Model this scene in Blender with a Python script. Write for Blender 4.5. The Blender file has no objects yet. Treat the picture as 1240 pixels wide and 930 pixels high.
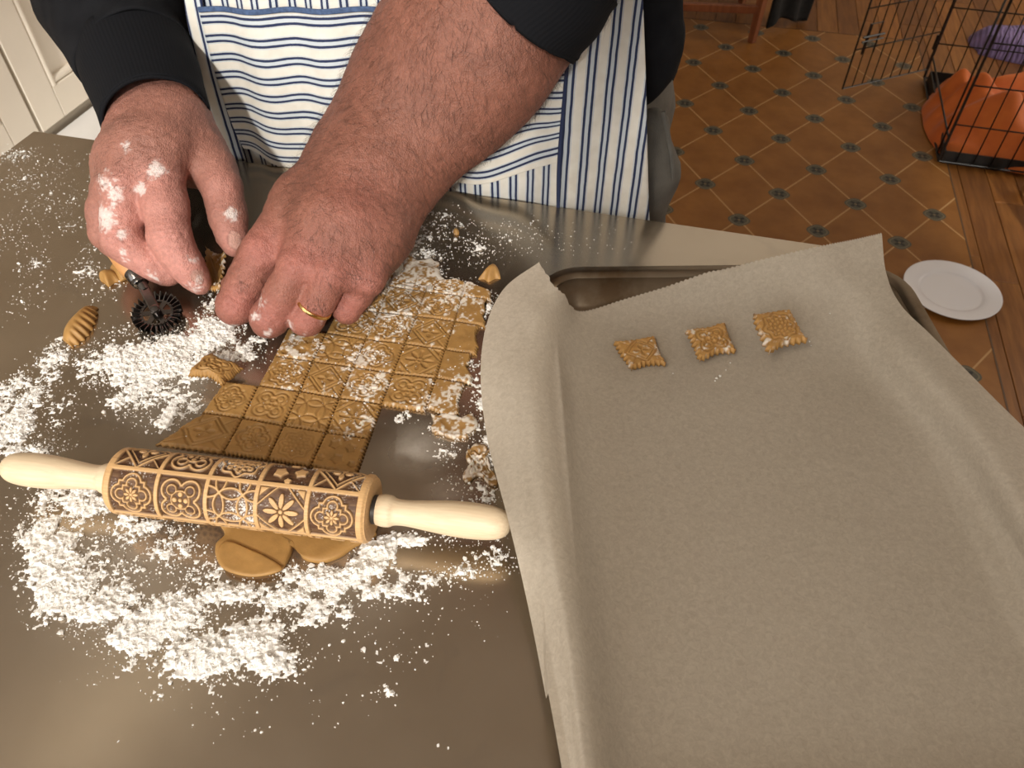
import bpy, bmesh, math, random
import numpy as np
from mathutils import Vector, Matrix

# ------------------------------------------------------------------ camera, light, exposure
TH = 0.92                      # height of the steel worktop
CH = TH + 0.40                 # height of the lens above the floor
FPX = 931.0
PITCH = math.radians(47.0)
scene = bpy.context.scene
C = scene.collection
cam_d = bpy.data.cameras.new('camera')
cam_d.sensor_width = 36.0
cam_d.lens = 36.0 * FPX / 1240.0
cam_d.clip_start = 0.01
cam_d.dof.use_dof = True
cam_d.dof.focus_distance = 0.52
cam_d.dof.aperture_fstop = 22.0
cam = bpy.data.objects.new('camera', cam_d)
cam.location = (0, 0, CH)
cam.rotation_euler = (math.pi / 2 - PITCH, 0, 0)
C.objects.link(cam)
scene.camera = cam

scene.view_settings.view_transform = 'Standard'
scene.view_settings.look = 'None'
scene.view_settings.gamma = 1.0
scene.view_settings.use_curve_mapping = False
scene.view_settings.exposure = -0.95

world = bpy.data.worlds.new('world'); scene.world = world
world.use_nodes = True
bg = world.node_tree.nodes['Background']
bg.inputs[0].default_value = (0.80, 0.90, 1.0, 1); bg.inputs[1].default_value = 1.0

# room axes: the table, the rug and the cabinets share them
RA = math.radians(-14.3)
E1 = np.array([math.cos(RA), math.sin(RA), 0.0]); E2 = np.array([-math.sin(RA), math.cos(RA), 0.0])
def room(a, b, z=0.0): return E1 * a + E2 * b + np.array([0, 0, z])

SUN_TRAVEL = Vector((0.03, 1.0, -math.tan(math.radians(30)))).normalized()
sun_d = bpy.data.lights.new('sun', 'SUN'); sun_d.energy = 4.8; sun_d.angle = math.radians(2.5)
sun_d.color = (1.0, 0.955, 0.885)
sun = bpy.data.objects.new('sun', sun_d); C.objects.link(sun)
sun.rotation_euler = SUN_TRAVEL.to_track_quat('-Z', 'Y').to_euler()
sun.location = (-1, -4, 4)

WB = -1.32                                 # window wall behind the camera, in room depth
WIN = [(-2.10, 0.375, 0.85, 2.42), (1.50, 1.88, 1.90, 2.30)]       # two unseen window openings, placed so the pier shades the parchment (room a0, a1, z0, z1)
def area_light(name, p, sx, sy, direction, energy, color):
    l = bpy.data.lights.new(name, 'AREA'); l.shape = 'RECTANGLE'; l.size = sx; l.size_y = sy
    l.energy = energy; l.color = color
    o = bpy.data.objects.new(name, l); C.objects.link(o); o.location = tuple(p)
    o.rotation_euler = Vector(direction).to_track_quat('-Z', 'Y').to_euler()
    return o
for k, (a0, a1, z0, z1) in enumerate(WIN):
    area_light('daylight_in_window', room((a0 + a1) / 2, WB + 0.02, (z0 + z1) / 2), (a1 - a0) * .96, (z1 - z0) * .96,
               tuple(E2), [40, 5][k], (1.0, 0.965, 0.92))
area_light('fill_light_side', room(3.13, 3.0, 1.6), 2.0, 1.3, tuple(-E1), 80, (1.0, 0.91, 0.78))  # fill light added before the solid right wall to brighten mat and background
LAMP = np.array([-0.80, -0.80, 0.0]); LAMP2 = np.array([0.85, 2.75, 0.0])
area_light('fill_light', LAMP + [0, 0, 2.50], 0.42, 0.42, (0, 0, -1), 30, (1.0, 0.88, 0.72))  # unseen fill light added to brighten the cabinets and the room

# ------------------------------------------------------------------ helpers
fw = np.array([0, math.cos(PITCH), -math.sin(PITCH)]); upv = np.array([0, math.sin(PITCH), math.cos(PITCH)])
def at(u, v, z=0.0, base=TH):
    """point at height z above the worktop (or above base) seen at photo position (u, v)"""
    r = fw + np.array([1.0, 0, 0]) * (u - 620) / FPX - upv * (v - 465) / FPX
    t = (base + z - CH) / r[2]
    return np.array([0, 0, CH]) + r * t
def fl(u, v, z=0.0): return at(u, v, z, 0.0)
def mpp(P): return float((np.asarray(P) - [0, 0, CH]) @ fw) / FPX      # metres per photo pixel there

rng = np.random.default_rng(7); random.seed(7)
_NT = np.random.default_rng(11).random((32, 32, 32)).astype(np.float32)
def vnoise(P, s=1.0, oct=1):
    P = np.asarray(P, np.float32) * s; out = 0; amp = 1.0; tot = 0
    for o in range(oct):
        q = P + o * 7.3
        f = np.floor(q); w = q - f; w = w * w * (3 - 2 * w); i = f.astype(np.int64) & 31; j = (i + 1) & 31
        x0, y0, z0 = i[..., 0], i[..., 1], i[..., 2]; x1, y1, z1 = j[..., 0], j[..., 1], j[..., 2]
        a, b, c = w[..., 0], w[..., 1], w[..., 2]
        v = ((_NT[x0, y0, z0] * (1 - a) + _NT[x1, y0, z0] * a) * (1 - b) + (_NT[x0, y1, z0] * (1 - a) + _NT[x1, y1, z0] * a) * b) * (1 - c) + \
            ((_NT[x0, y0, z1] * (1 - a) + _NT[x1, y0, z1] * a) * (1 - b) + (_NT[x0, y1, z1] * (1 - a) + _NT[x1, y1, z1] * a) * b) * c
        out = out + v * amp; tot += amp; amp *= .5; P = P * 2.0
    return out / tot
def sstep(a, b, x):
    t = np.clip((x - a) / (b - a), 0, 1); return t * t * (3 - 2 * t)
def catmull(pts, n, closed=False):
    P = np.asarray(pts, float); m = len(P); out = []
    if not closed:
        P = np.vstack([2 * P[0] - P[1], P, 2 * P[-1] - P[-2]])
        segs = m - 1
    else:
        P = np.vstack([P[-1], P, P[0], P[1]]); segs = m
    for tt in np.linspace(0, segs, n, endpoint=not closed):
        k = min(int(tt), segs - 1); t = tt - k
        p0, p1, p2, p3 = P[k:k + 4]
        out.append(.5 * (2 * p1 + (p2 - p0) * t + (2 * p0 - 5 * p1 + 4 * p2 - p3) * t * t + (3 * p1 - p0 - 3 * p2 + p3) * t ** 3))
    return np.array(out)

def mesh(name, V, F, smooth=True, col=None, uv=None):
    """V (n,3), F list/array of polygons (equal length arrays are fast), col (n,3), uv (n,2) per vertex"""
    me = bpy.data.meshes.new(name)
    V = np.asarray(V, np.float32)
    if isinstance(F, np.ndarray):
        F = [F]
    elif len(F) and not isinstance(F[0], np.ndarray):
        byk = {}
        for f in F: byk.setdefault(len(f), []).append(f)
        F = [np.array(x) for x in byk.values()]
    loops = np.concatenate([f.reshape(-1) for f in F]).astype(np.int32)
    tot = np.concatenate([np.full(len(f), f.shape[1], np.int32) for f in F])
    st = np.concatenate([[0], np.cumsum(tot)[:-1]]).astype(np.int32)
    me.vertices.add(len(V)); me.vertices.foreach_set('co', V.reshape(-1))
    me.loops.add(len(loops)); me.loops.foreach_set('vertex_index', loops)
    me.polygons.add(len(tot)); me.polygons.foreach_set('loop_start', st); me.polygons.foreach_set('loop_total', tot)
    me.polygons.foreach_set('use_smooth', np.full(len(tot), bool(smooth)))
    if col is not None:
        a = me.color_attributes.new('Col', 'FLOAT_COLOR', 'POINT')
        cc = np.ones((len(V), 4), np.float32); cc[:, :3] = col
        a.data.foreach_set('color', cc.reshape(-1))
    if uv is not None:
        l = me.uv_layers.new(name='UVMap')
        l.data.foreach_set('uv', np.asarray(uv, np.float32)[loops].reshape(-1))
    me.update(calc_edges=True); me.validate()
    return me
def obj(name, me, mat=None, parent=None):
    o = bpy.data.objects.new(name, me); C.objects.link(o)
    if mat is not None and not me.materials: me.materials.append(mat)
    if parent is not None: o.parent = parent
    return o
def tag(o, label=None, cat=None, group=None, kind=None):
    if label: o['label'] = label
    if cat: o['category'] = cat
    if group: o['group'] = group
    if kind: o['kind'] = kind
    return o
def thing(name, label, cat, group=None, loc=(0, 0, 0), rz=0):
    o = bpy.data.objects.new(name, None); C.objects.link(o)
    o.location = tuple(loc); o.rotation_euler = (0, 0, rz); o.empty_display_size = .02
    return tag(o, label, cat, group)
def center(o):
    """move the origin of a top-level mesh object to the middle of its base"""
    me = o.data; n = len(me.vertices); v = np.empty(n * 3, np.float32); me.vertices.foreach_get('co', v); v = v.reshape(-1, 3)
    c = np.array([(v[:, 0].min() + v[:, 0].max()) / 2, (v[:, 1].min() + v[:, 1].max()) / 2, v[:, 2].min()])
    me.vertices.foreach_set('co', (v - c).reshape(-1)); o.location = tuple(c); me.update(); return o

class MB:
    """collects verts and polygons of one part"""
    def __init__(s): s.v = []; s.f = []
    def add(s, V, F):
        b = len(s.v); s.v += [tuple(map(float, p)) for p in V]; s.f += [tuple(int(i) + b for i in q) for q in F]; return s
    def box(s, c, size, ex=(1, 0, 0), ey=(0, 1, 0), bev=0.0):
        ex = np.array(ex, float); ey = np.array(ey, float); ez = np.cross(ex, ey); c = np.array(c, float)
        hx, hy, hz = [q / 2 for q in size]
        if bev <= 0:
            V = [c + ex * i * hx + ey * j * hy + ez * k * hz for k in (-1, 1) for j in (-1, 1) for i in (-1, 1)]
            return s.add(V, [(0, 2, 3, 1), (4, 5, 7, 6), (0, 1, 5, 4), (2, 6, 7, 3), (0, 4, 6, 2), (1, 3, 7, 5)])
        b = bev; rings = []
        for (z, q) in ((-hz, b), (-hz + b, 0), (hz - b, 0), (hz, b)):
            x, y = hx - q, hy - q; r = []
            cc = b * .6 if q == 0 else b * .6
            for (sx, sy) in ((1, 1), (-1, 1), (-1, -1), (1, -1)):
                pts = [(x, y - cc), (x - cc, y)]
                if sx * sy < 0: pts = pts[::-1]
                for (px, py) in pts: r.append(c + ex * sx * px + ey * sy * py + ez * z)
            rings.append(r)
        V = [p for r in rings for p in r]; n = 8; F = [tuple(range(n))[::-1], tuple(range(3 * n, 4 * n))]
        for k in range(3):
            for i in range(n): F.append((k * n + i, k * n + (i + 1) % n, (k + 1) * n + (i + 1) % n, (k + 1) * n + i))
        return s.add(V, F)
    def tube(s, pts, r, n=8, caps=True, closed=False):
        P = np.asarray(pts, float); m = len(P); rr = np.full(m, r, float) if np.isscalar(r) else np.asarray(r, float)
        if closed: T = np.roll(P, -1, 0) - np.roll(P, 1, 0)
        else: T = np.gradient(P, axis=0)
        T /= np.linalg.norm(T, axis=1)[:, None] + 1e-12
        ref = np.array([0, 0, 1.0]) if abs(T[0][2]) < .9 else np.array([1.0, 0, 0])
        V = []; N = np.cross(T[0], ref); N /= np.linalg.norm(N)
        for k in range(m):
            N = N - T[k] * (N @ T[k]); N /= np.linalg.norm(N) + 1e-12; B = np.cross(T[k], N)
            for i in range(n):
                a = 2 * math.pi * i / n; V.append(P[k] + rr[k] * (N * math.cos(a) + B * math.sin(a)))
        F = []
        for k in range(m if closed else m - 1):
            k2 = (k + 1) % m
            for i in range(n): F.append((k * n + i, k * n + (i + 1) % n, k2 * n + (i + 1) % n, k2 * n + i))
        if caps and not closed: F += [tuple(range(n))[::-1], tuple(range((m - 1) * n, m * n))]
        return s.add(V, F)
    def lathe(s, prof, o, ax, n=32, ref=None):
        """prof: (distance along axis, radius)"""
        o = np.array(o, float); ax = np.array(ax, float); ax /= np.linalg.norm(ax)
        ref = np.array([0, 0, 1.0]) if ref is None else np.array(ref, float)
        if abs(ax @ ref) > .95: ref = np.array([1.0, 0, 0])
        X = np.cross(ref, ax); X /= np.linalg.norm(X); Y = np.cross(ax, X); V = []; F = []
        for (t, r) in prof:
            for i in range(n):
                a = 2 * math.pi * i / n; V.append(o + ax * t + r * (X * math.cos(a) + Y * math.sin(a)))
        m = len(prof)
        for k in range(m - 1):
            for i in range(n): F.append((k * n + i, k * n + (i + 1) % n, (k + 1) * n + (i + 1) % n, (k + 1) * n + i))
        F += [tuple(range(n))[::-1], tuple(range((m - 1) * n, m * n))]
        return s.add(V, F)
    def build(s, name, mat, parent=None, smooth=False):
        me = mesh(name, np.array(s.v), s.f, smooth)
        if smooth:
            try: me.set_sharp_from_angle(angle=math.radians(40))
            except Exception: pass
        return obj(name, me, mat, parent)
def grid_faces(nu, nv, off=0, wrap_u=False):
    i, j = np.meshgrid(np.arange(nu if wrap_u else nu - 1), np.arange(nv - 1), indexing='ij')
    i = i.ravel(); j = j.ravel(); i2 = (i + 1) % nu
    return np.stack([i * nv + j, i2 * nv + j, i2 * nv + j + 1, i * nv + j + 1], 1) + off

# ---------------------------------------------------------------- materials
class NT:
    def __init__(s, name):
        s.m = bpy.data.materials.new(name); s.m.use_nodes = True; s.t = s.m.node_tree; s.n = s.t.nodes; s.l = s.t.links
        s.b = s.n['Principled BSDF']
    def node(s, typ, **kw):
        n = s.n.new(typ)
        for k, v in kw.items(): setattr(n, k, v)
        return n
    def put(s, sock, v):
        if hasattr(v, 'is_output') or isinstance(v, bpy.types.NodeSocket): s.l.new(v, sock)
        elif isinstance(v, (tuple, list)): sock.default_value = (*v, 1) if len(v) == 3 and sock.type == 'RGBA' else v
        else: sock.default_value = v
    def math(s, op, a, b=0.0, c=None):
        n = s.node('ShaderNodeMath', operation=op); s.put(n.inputs[0], a); s.put(n.inputs[1], b)
        if c is not None: s.put(n.inputs[2], c)
        return n.outputs[0]
    def co(s, which='Object'): return s.node('ShaderNodeTexCoord').outputs[which]
    def geo(s): return s.node('ShaderNodeNewGeometry').outputs['Position']
    def mapping(s, v, scale=(1, 1, 1), loc=(0, 0, 0), rot=(0, 0, 0)):
        n = s.node('ShaderNodeMapping'); s.l.new(v, n.inputs[0]); n.inputs['Scale'].default_value = scale
        n.inputs['Location'].default_value = loc; n.inputs['Rotation'].default_value = rot; return n.outputs[0]
    def noise(s, v, scale, detail=3, rough=.5, color=False, dist=0.0):
        n = s.node('ShaderNodeTexNoise'); s.l.new(v, n.inputs['Vector']); n.inputs['Scale'].default_value = scale
        n.inputs['Detail'].default_value = detail; n.inputs['Roughness'].default_value = rough; n.inputs['Distortion'].default_value = dist
        return n.outputs['Color' if color else 'Fac']
    def ramp(s, f, stops):
        n = s.node('ShaderNodeValToRGB'); s.l.new(f, n.inputs[0]); e = n.color_ramp.elements
        while len(e) < len(stops): e.new(.5)
        for el, (p, c) in zip(e, stops): el.position = p; el.color = (*c, 1) if len(c) == 3 else c
        return n.outputs[0]
    def mix(s, f, a, b, blend='MIX'):
        n = s.node('ShaderNodeMix', data_type='RGBA', blend_type=blend); s.put(n.inputs['Factor'], f)
        s.put(n.inputs['A'], a) if False else None
        for nm, v in ((6, a), (7, b)): s.put(n.inputs[nm], v)
        return n.outputs[2]
    def sep(s, v):
        n = s.node('ShaderNodeSeparateXYZ'); s.l.new(v, n.inputs[0]); return n.outputs
    def bump(s, h, strength=.3, dist=.001):
        n = s.node('ShaderNodeBump'); s.l.new(h, n.inputs['Height']); n.inputs['Strength'].default_value = strength
        n.inputs['Distance'].default_value = dist; s.l.new(n.outputs[0], s.b.inputs['Normal']); return n
    def attr(s, nm='Col'): return s.node('ShaderNodeVertexColor', layer_name=nm).outputs[0]
    def set(s, **kw):
        for k, v in kw.items(): s.put(s.b.inputs[k.replace('_', ' ')], v)
        return s
def plain(name, col, rough=.5, metal=0.0, nscale=40, nvar=.12, bump=0.0, bscale=200, **kw):
    t = NT(name); c = t.co()
    f = t.noise(c, nscale, 4)
    lo = tuple(x * (1 - nvar) for x in col); hi = tuple(min(1, x * (1 + nvar)) for x in col)
    t.set(Base_Color=t.ramp(f, [(.3, lo), (.7, hi)]), Roughness=rough, Metallic=metal, **kw)
    if bump: t.bump(t.noise(c, bscale, 3), bump, .001)
    return t.m
# ------------------------------------------------------------------ setting
def wood_mat(name, dark, light, scale=1.0, rough=.4, axis=0):
    t = NT(name); c = t.co(); sc = [60 * scale, 60 * scale, 60 * scale]; sc[axis] = 5 * scale
    oi = t.node('ShaderNodeObjectInfo').outputs['Random']
    off = t.node('ShaderNodeCombineXYZ'); t.put(off.inputs[0], t.math('MULTIPLY', oi, 37.0)); t.put(off.inputs[1], t.math('MULTIPLY', oi, 91.0))
    add = t.node('ShaderNodeVectorMath', operation='ADD'); t.l.new(c, add.inputs[0]); t.l.new(off.outputs[0], add.inputs[1])
    m = t.mapping(add.outputs[0], tuple(sc)); g = t.noise(m, 1.0, 5, .6, dist=.4)
    base = t.ramp(g, [(.3, dark), (.7, light)])
    tint = t.ramp(oi, [(0, (.62, .55, .48)), (.5, (.95, .93, .9)), (1, (1.25, 1.2, 1.1))])
    t.set(Base_Color=t.mix(1.0, base, tint, 'MULTIPLY'), Roughness=rough); t.bump(g, .08, .0005)
    return t.m
M = {}
M['plank'] = wood_mat('oak_plank', (.16, .055, .007), (.31, .130, .028), 1.0, .5, 1)
M['plaster'] = plain('wall_plaster', (.66, .60, .52), .85, nscale=6, nvar=.04, bump=.1)
M['ceiling'] = plain('ceiling_paint', (.80, .76, .70), .9, nscale=6, nvar=.03)
M['white_trim'] = plain('white_trim_paint', (.78, .76, .72), .5, nscale=10, nvar=.03)
M['subfloor'] = plain('dark_joint', (.05, .03, .02), .9)

A0, A1, B0, B1, CZ = -2.4, 3.2, WB, 4.3, 2.62
def slab(name, a0, a1, b0, b1, z0, z1, mat):
    m = MB(); m.box(room((a0 + a1) / 2, (b0 + b1) / 2, (z0 + z1) / 2), (a1 - a0, b1 - b0, z1 - z0), E1, E2)
    return m
def struct(name, m, mat): return tag(m.build(name, mat), kind='structure')
floor = struct('floor', slab('f', A0 - .1, A1 + .1, B0 - .1, B1 + .1, -.06, -.0150, None), M['subfloor'])
struct('ceiling', slab('c', A0 - .1, A1 + .1, B0 - .1, B1 + .1, CZ, CZ + .06, None), M['ceiling'])
struct('wall_left', slab('w', A0 - .1, A0, B0, B1, -.015, CZ, None), M['plaster'])
struct('wall_right', slab('w', A1, A1 + .1, B0, B1, -.015, CZ, None), M['plaster'])
struct('wall_back', slab('w', A0 - .1, A1 + .1, B1, B1 + .1, -.015, CZ, None), M['plaster'])
m = MB()
def wbox(a0, a1, z0, z1): m.box(room((a0 + a1) / 2, B0 - .06, (z0 + z1) / 2), (a1 - a0, .12, z1 - z0), E1, E2)
(wa0, wa1, wz0, wz1), (wb0, wb1, wy0, wy1) = WIN
wbox(A0, wa0, -.015, CZ); wbox(wa0, wa1, -.015, wz0); wbox(wa0, wa1, wz1, CZ); wbox(wa1, wb0, -.015, CZ); wbox(wb0, wb1, -.015, wy0); wbox(wb0, wb1, wy1, CZ); wbox(wb1, A1, -.015, CZ)
struct('wall_front', m, M['plaster'])  # unseen wall; its pier is placed to shade the parchment and mat
for k, (a0, a1, z0, z1) in enumerate(WIN):
    m = MB()
    for (ca, cz, sa, sz) in (((a0 + a1) / 2, z0 + .02, a1 - a0, .04), ((a0 + a1) / 2, z1 - .02, a1 - a0, .04), (a0 + .02, (z0 + z1) / 2, .04, z1 - z0 - .08), (a1 - .02, (z0 + z1) / 2, .04, z1 - z0 - .08)):
        m.box(room(ca, B0 - .07, cz), (sa, .06, sz), E1, E2)
    struct('window_%d' % (k + 1), m, M['white_trim'])
m = MB()
for (cb_, cz, sb, sz) in ((3.0, .93, 2.1, .06), (3.0, 2.27, 2.1, .06), (1.97, 1.6, .06, 1.28), (4.03, 1.6, .06, 1.28)): m.box(room(A1 - .02, cb_, cz), (.04, sb, sz), E1, E2)
struct('window_3', m, M['white_trim'])  # frame added around the side fill light; the wall behind is solid

# floor boards run along the room depth; those in view get their own edges
PW = .083
pm = {}
def plank(a, b0, b1):
    L = round(b1 - b0, 3)
    if L not in pm:
        q = MB(); q.box((0, 0, -.0075), (PW - .0016, L - .0016, .015), bev=.0012); pm[L] = mesh('plank', np.array(q.v), q.f, False); pm[L].materials.append(M['plank'])
    o = bpy.data.objects.new('plank', pm[L]); C.objects.link(o); o.parent = floor
    o.location = tuple(room(a, (b0 + b1) / 2, 0)); o.rotation_euler = (0, 0, RA)
rp = random.Random(3)
nA = int((A1 - A0) / PW)
for i in range(nA):
    a = A0 + (i + .5) * PW
    if a < -1.9: bs = [B0, 1.0, B1]
    elif a < .35: bs = [B0, 1.1, 2.9, B1]
    else:
        bs = [B0]; x = B0 + rp.choice([.5, .8, 1.1])
        while x < B1 - .3: bs.append(x); x += rp.choice([.5, .7, .9])
        bs.append(B1)
    for k in range(len(bs) - 1): plank(a, bs[k], bs[k + 1])

# ------------------------------------------------------------------ printed vinyl mat with a lattice of dark medallions
SC = 1.32 / 1.37
LO = np.array([.9477, 2.9704]) * SC; LA = np.array([-.1572, -.1443]) * SC; LB = np.array([.0688, -.1932]) * SC
ang = RA
def r2(p): p = np.array([p[0], p[1], 0]); return p @ E1, p @ E2
P1 = r2(LA + LB); P2 = r2(LA - LB)
PX, PY = abs(P2[0]), abs(P1[1])            # pitch of the centred lattice across / along the mat
o1, o2 = r2(LO)
t = NT('vinyl_mat_print'); c = t.co()
s = t.sep(c)
def cell(off):
    u = t.math('SUBTRACT', t.math('FRACT', t.math('ADD', t.math('DIVIDE', s[0], PX), off + .5)), .5)
    v = t.math('SUBTRACT', t.math('FRACT', t.math('ADD', t.math('DIVIDE', s[1], PY), off + .5)), .5)
    return t.math('MULTIPLY', u, PX), t.math('MULTIPLY', v, PY)
def medal(off):
    u, v = cell(off); v = t.math('MULTIPLY', v, 1.02)
    au, av = t.math('ABSOLUTE', u), t.math('ABSOLUTE', v)
    r = t.math('SQRT', t.math('ADD', t.math('MULTIPLY', u, u), t.math('MULTIPLY', v, v)))
    th = t.math('ARCTAN2', v, u)
    edge = t.math('ADD', .0305, t.math('MULTIPLY', .0018, t.math('COSINE', t.math('MULTIPLY', th, 4.0))))
    body = t.math('LESS_THAN', r, edge)
    ring = t.math('LESS_THAN', t.math('ABSOLUTE', t.math('SUBTRACT', r, t.math('MULTIPLY', edge, .80))), .0018)
    pet = t.math('LESS_THAN', r, t.math('ADD', .0125, t.math('MULTIPLY', -.0065, t.math('COSINE', t.math('MULTIPLY', th, 4.0)))))
    dot = t.math('LESS_THAN', r, .0045)
    return body, ring, pet, dot
b1, g1, p1, d1 = medal(0.0); b2, g2, p2, d2 = medal(.5)
mx = lambda a, b: t.math('MAXIMUM', a, b)
# joints between the printed tiles: |u/PX| + |v/PY| = .5 lines pass through the medallions
lu = t.math('DIVIDE', s[0], PX); lv = t.math('DIVIDE', s[1], PY)
def joint(op):
    w = t.math(op, lu, lv); w = t.math('ABSOLUTE', t.math('SUBTRACT', t.math('FRACT', t.math('ADD', w, .5)), .5))
    return t.math('LESS_THAN', w, .013)
jt = mx(joint('ADD'), joint('SUBTRACT'))
n1 = t.noise(c, 9, 4, .6); n2 = t.noise(c, 60, 3)
clay = t.ramp(n1, [(.3, (.205, .077, .011)), (.7, (.30, .124, .025))])
colr = t.mix(jt, clay, (.46, .27, .11)); colr = t.mix(mx(b1, b2), colr, (.075, .070, .050))
colr = t.mix(mx(g1, g2), colr, (.16, .135, .085)); colr = t.mix(mx(p1, p2), colr, (.012, .012, .012)); colr = t.mix(mx(d1, d2), colr, (.17, .13, .07))
t.set(Base_Color=colr, Roughness=.50); t.bump(n2, .05, .0005)
M['mat'] = t.m
ra1 = r2(fl(1160, 250)[:2])[0]; rb1 = r2(fl(1105, 50)[:2])[1]
root = thing('vinyl_mat', 'brown vinyl floor mat printed with diamond tiles and dark medallions', 'mat', loc=room(o1, o2, 0), rz=RA)
q = MB(); aL, aR, bF, bK = -.75 - o1, ra1 - o1, .70 - o2, rb1 - o2
q.box(((aL + aR) / 2, (bF + bK) / 2, .0015), (aR - aL, bK - bF, .003)); q.build('printed_sheet', M['mat'], root)
q = MB()
for (x0, x1, y0, y1) in ((aL, aR, bF, bF + .004), (aL, aR, bK - .004, bK), (aL, aL + .004, bF + .004, bK - .004), (aR - .004, aR, bF + .004, bK - .004)):
    q.box(((x0 + x1) / 2, (y0 + y1) / 2, .0034), (x1 - x0, y1 - y0, .0008))
q.build('edge_binding', plain('mat_edge', (.10, .055, .028), .6), root)

# ------------------------------------------------------------------ cream cabinets and the low bench at the left
M['cream'] = plain('cream_paint', (.84, .77, .66), .42, nscale=5, nvar=.03, bump=.03)
M['bench'] = plain('white_bench_paint', (.84, .83, .81), .4, nscale=8, nvar=.04)
BZ = .30
ca = r2(fl(57, 158, BZ)[:2])[0]; cb = r2(fl(60, 140, BZ)[:2])[1]
def cabinet(b0, b1, label):
    o = thing('tall_cabinet', label, 'cabinet', 'cream cabinets along the side wall', loc=room(ca - .3, (b0 + b1) / 2, 0), rz=RA)
    w = b1 - b0
    q = MB(); q.box((0, 0, 1.10), (.60, w - .002, 2.20), bev=.003); q.build('carcass', M['cream'], o)
    d = MB(); d.box((.309, 0, 1.25), (.018, w - .008, 1.86), bev=.003); dd = d.build('door', M['cream'], o)
    st = .085
    fr = MB()
    for s_ in (-1, 1):
        fr.box((.325, s_ * (w / 2 - .004 - st / 2), 1.25), (.014, st, 1.86), bev=.002)
    for z in (.32 + .04, 2.18 - .04): fr.box((.325, 0, z), (.014, w - .012 - 2 * st, .08), bev=.002)
    fr.build('door_frame', M['cream'], dd)
    x0 = w / 2 - .004 - st - .012
    for s_ in (-1, 1):
        bd = MB(); bd.tube([(.322, s_ * x0, .40), (.322, s_ * x0, 2.10)], .012, 12); bd.build('bead_moulding', M['cream'], dd, True)
    for z in (.41, 2.09):
        bd = MB(); bd.tube([(.322, -x0, z), (.322, x0, z)], .010, 12); bd.build('bead_moulding', M['cream'], dd, True)
    return o
cabinet(cb - .115, cb + .60, 'cream panelled tall cabinet standing behind the long end of the white bench')
cabinet(cb - .69, cb - .12, 'cream panelled tall cabinet nearest the corner of the steel worktable')
o = thing('low_bench', 'low white painted bench in front of the cream cabinets', 'bench', loc=room(ca + .2225, cb + .28, 0), rz=RA)
q = MB(); q.box((0, 0, BZ - .0175), (.38, 1.1, .035), bev=.004); q.build('bench_top', M['bench'], o)
for s_ in (-1, 1):
    q = MB(); q.box((0, s_ * .50, (BZ - .035) / 2), (.34, .03, BZ - .035), bev=.003); q.build('side_panel', M['bench'], o)
q = MB(); q.box((.15, 0, (BZ - .035) / 2), (.02, .965, BZ - .035), bev=.003); q.build('front_panel', M['bench'], o)

# ------------------------------------------------------------------ steel worktop
t = NT('brushed_steel'); c = t.geo(); rot = t.mapping(c, (1, 1, 1), rot=(0, 0, -RA))
g = t.noise(t.mapping(rot, (14, 900, 14)), 1.0, 3, .6)
sm = t.noise(rot, 7, 5, .6); st = t.noise(rot, 22, 4, .65, dist=.8)
t.set(Base_Color=t.mix(t.ramp(st, [(.60, (0, 0, 0)), (.72, (.55, .55, .55))]), t.ramp(sm, [(.3, (.39, .325, .245)), (.7, (.49, .42, .33))]), (.36, .31, .25)), Metallic=.94,
      Roughness=t.math('ADD', .15, t.math('ADD', t.math('MULTIPLY', g, .03), t.math('MULTIPLY', sm, .10))))
pale_mask = None  # mask for paler, less metallic patches on the steel
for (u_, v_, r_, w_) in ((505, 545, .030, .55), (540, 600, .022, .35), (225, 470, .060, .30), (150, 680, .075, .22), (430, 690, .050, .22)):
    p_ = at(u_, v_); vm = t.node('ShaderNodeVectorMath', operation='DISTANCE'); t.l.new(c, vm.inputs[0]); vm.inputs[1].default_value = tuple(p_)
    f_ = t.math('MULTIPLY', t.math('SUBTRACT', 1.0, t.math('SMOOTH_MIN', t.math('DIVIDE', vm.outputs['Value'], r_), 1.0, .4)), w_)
    pale_mask = f_ if pale_mask is None else t.math('MAXIMUM', pale_mask, f_)
pale_mask = t.math('MULTIPLY', t.math('MAXIMUM', pale_mask, 0.0), t.math('ADD', .4, t.math('MULTIPLY', t.noise(rot, 45, 4, .7), 1.3)))
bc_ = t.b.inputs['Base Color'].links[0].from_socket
t.put(t.b.inputs['Base Color'], t.mix(pale_mask, bc_, (.60, .56, .51))); t.put(t.b.inputs['Metallic'], t.math('SUBTRACT', .94, t.math('MULTIPLY', pale_mask, .9)))
M['steel'] = t.m
c0 = r2(at(41, 158)[:2]); TA0, TB1 = c0[0], (r2(at(620, 242)[:2])[1] + c0[1]) / 2
TA1 = r2(at(1035, 303)[:2])[0]; TB0 = TB1 - .76
tab = thing('steel_worktable', 'long brushed steel worktable dusted with flour in front of the person', 'table', loc=room((TA0 + TA1) / 2, (TB0 + TB1) / 2, 0), rz=RA)
w, dpt = TA1 - TA0, TB1 - TB0
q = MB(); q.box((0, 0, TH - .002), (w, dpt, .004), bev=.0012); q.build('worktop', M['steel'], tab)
q = MB()
for s_ in (-1, 1):
    q.box((0, s_ * (dpt / 2 - .001), TH - .023), (w - .004, .0016, .038)); q.box((s_ * (w / 2 - .001), 0, TH - .023), (.0016, dpt - .006, .038))
q.build('edge_flange', M['steel'], tab)
for sx in (-1, 1):
    for sy in (-1, 1):
        q = MB(); q.tube([(sx * (w / 2 - .05), sy * (dpt / 2 - .05), 0), (sx * (w / 2 - .05), sy * (dpt / 2 - .05), TH - .006)], .02, 16); q.build('leg', M['steel'], tab, True)
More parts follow.
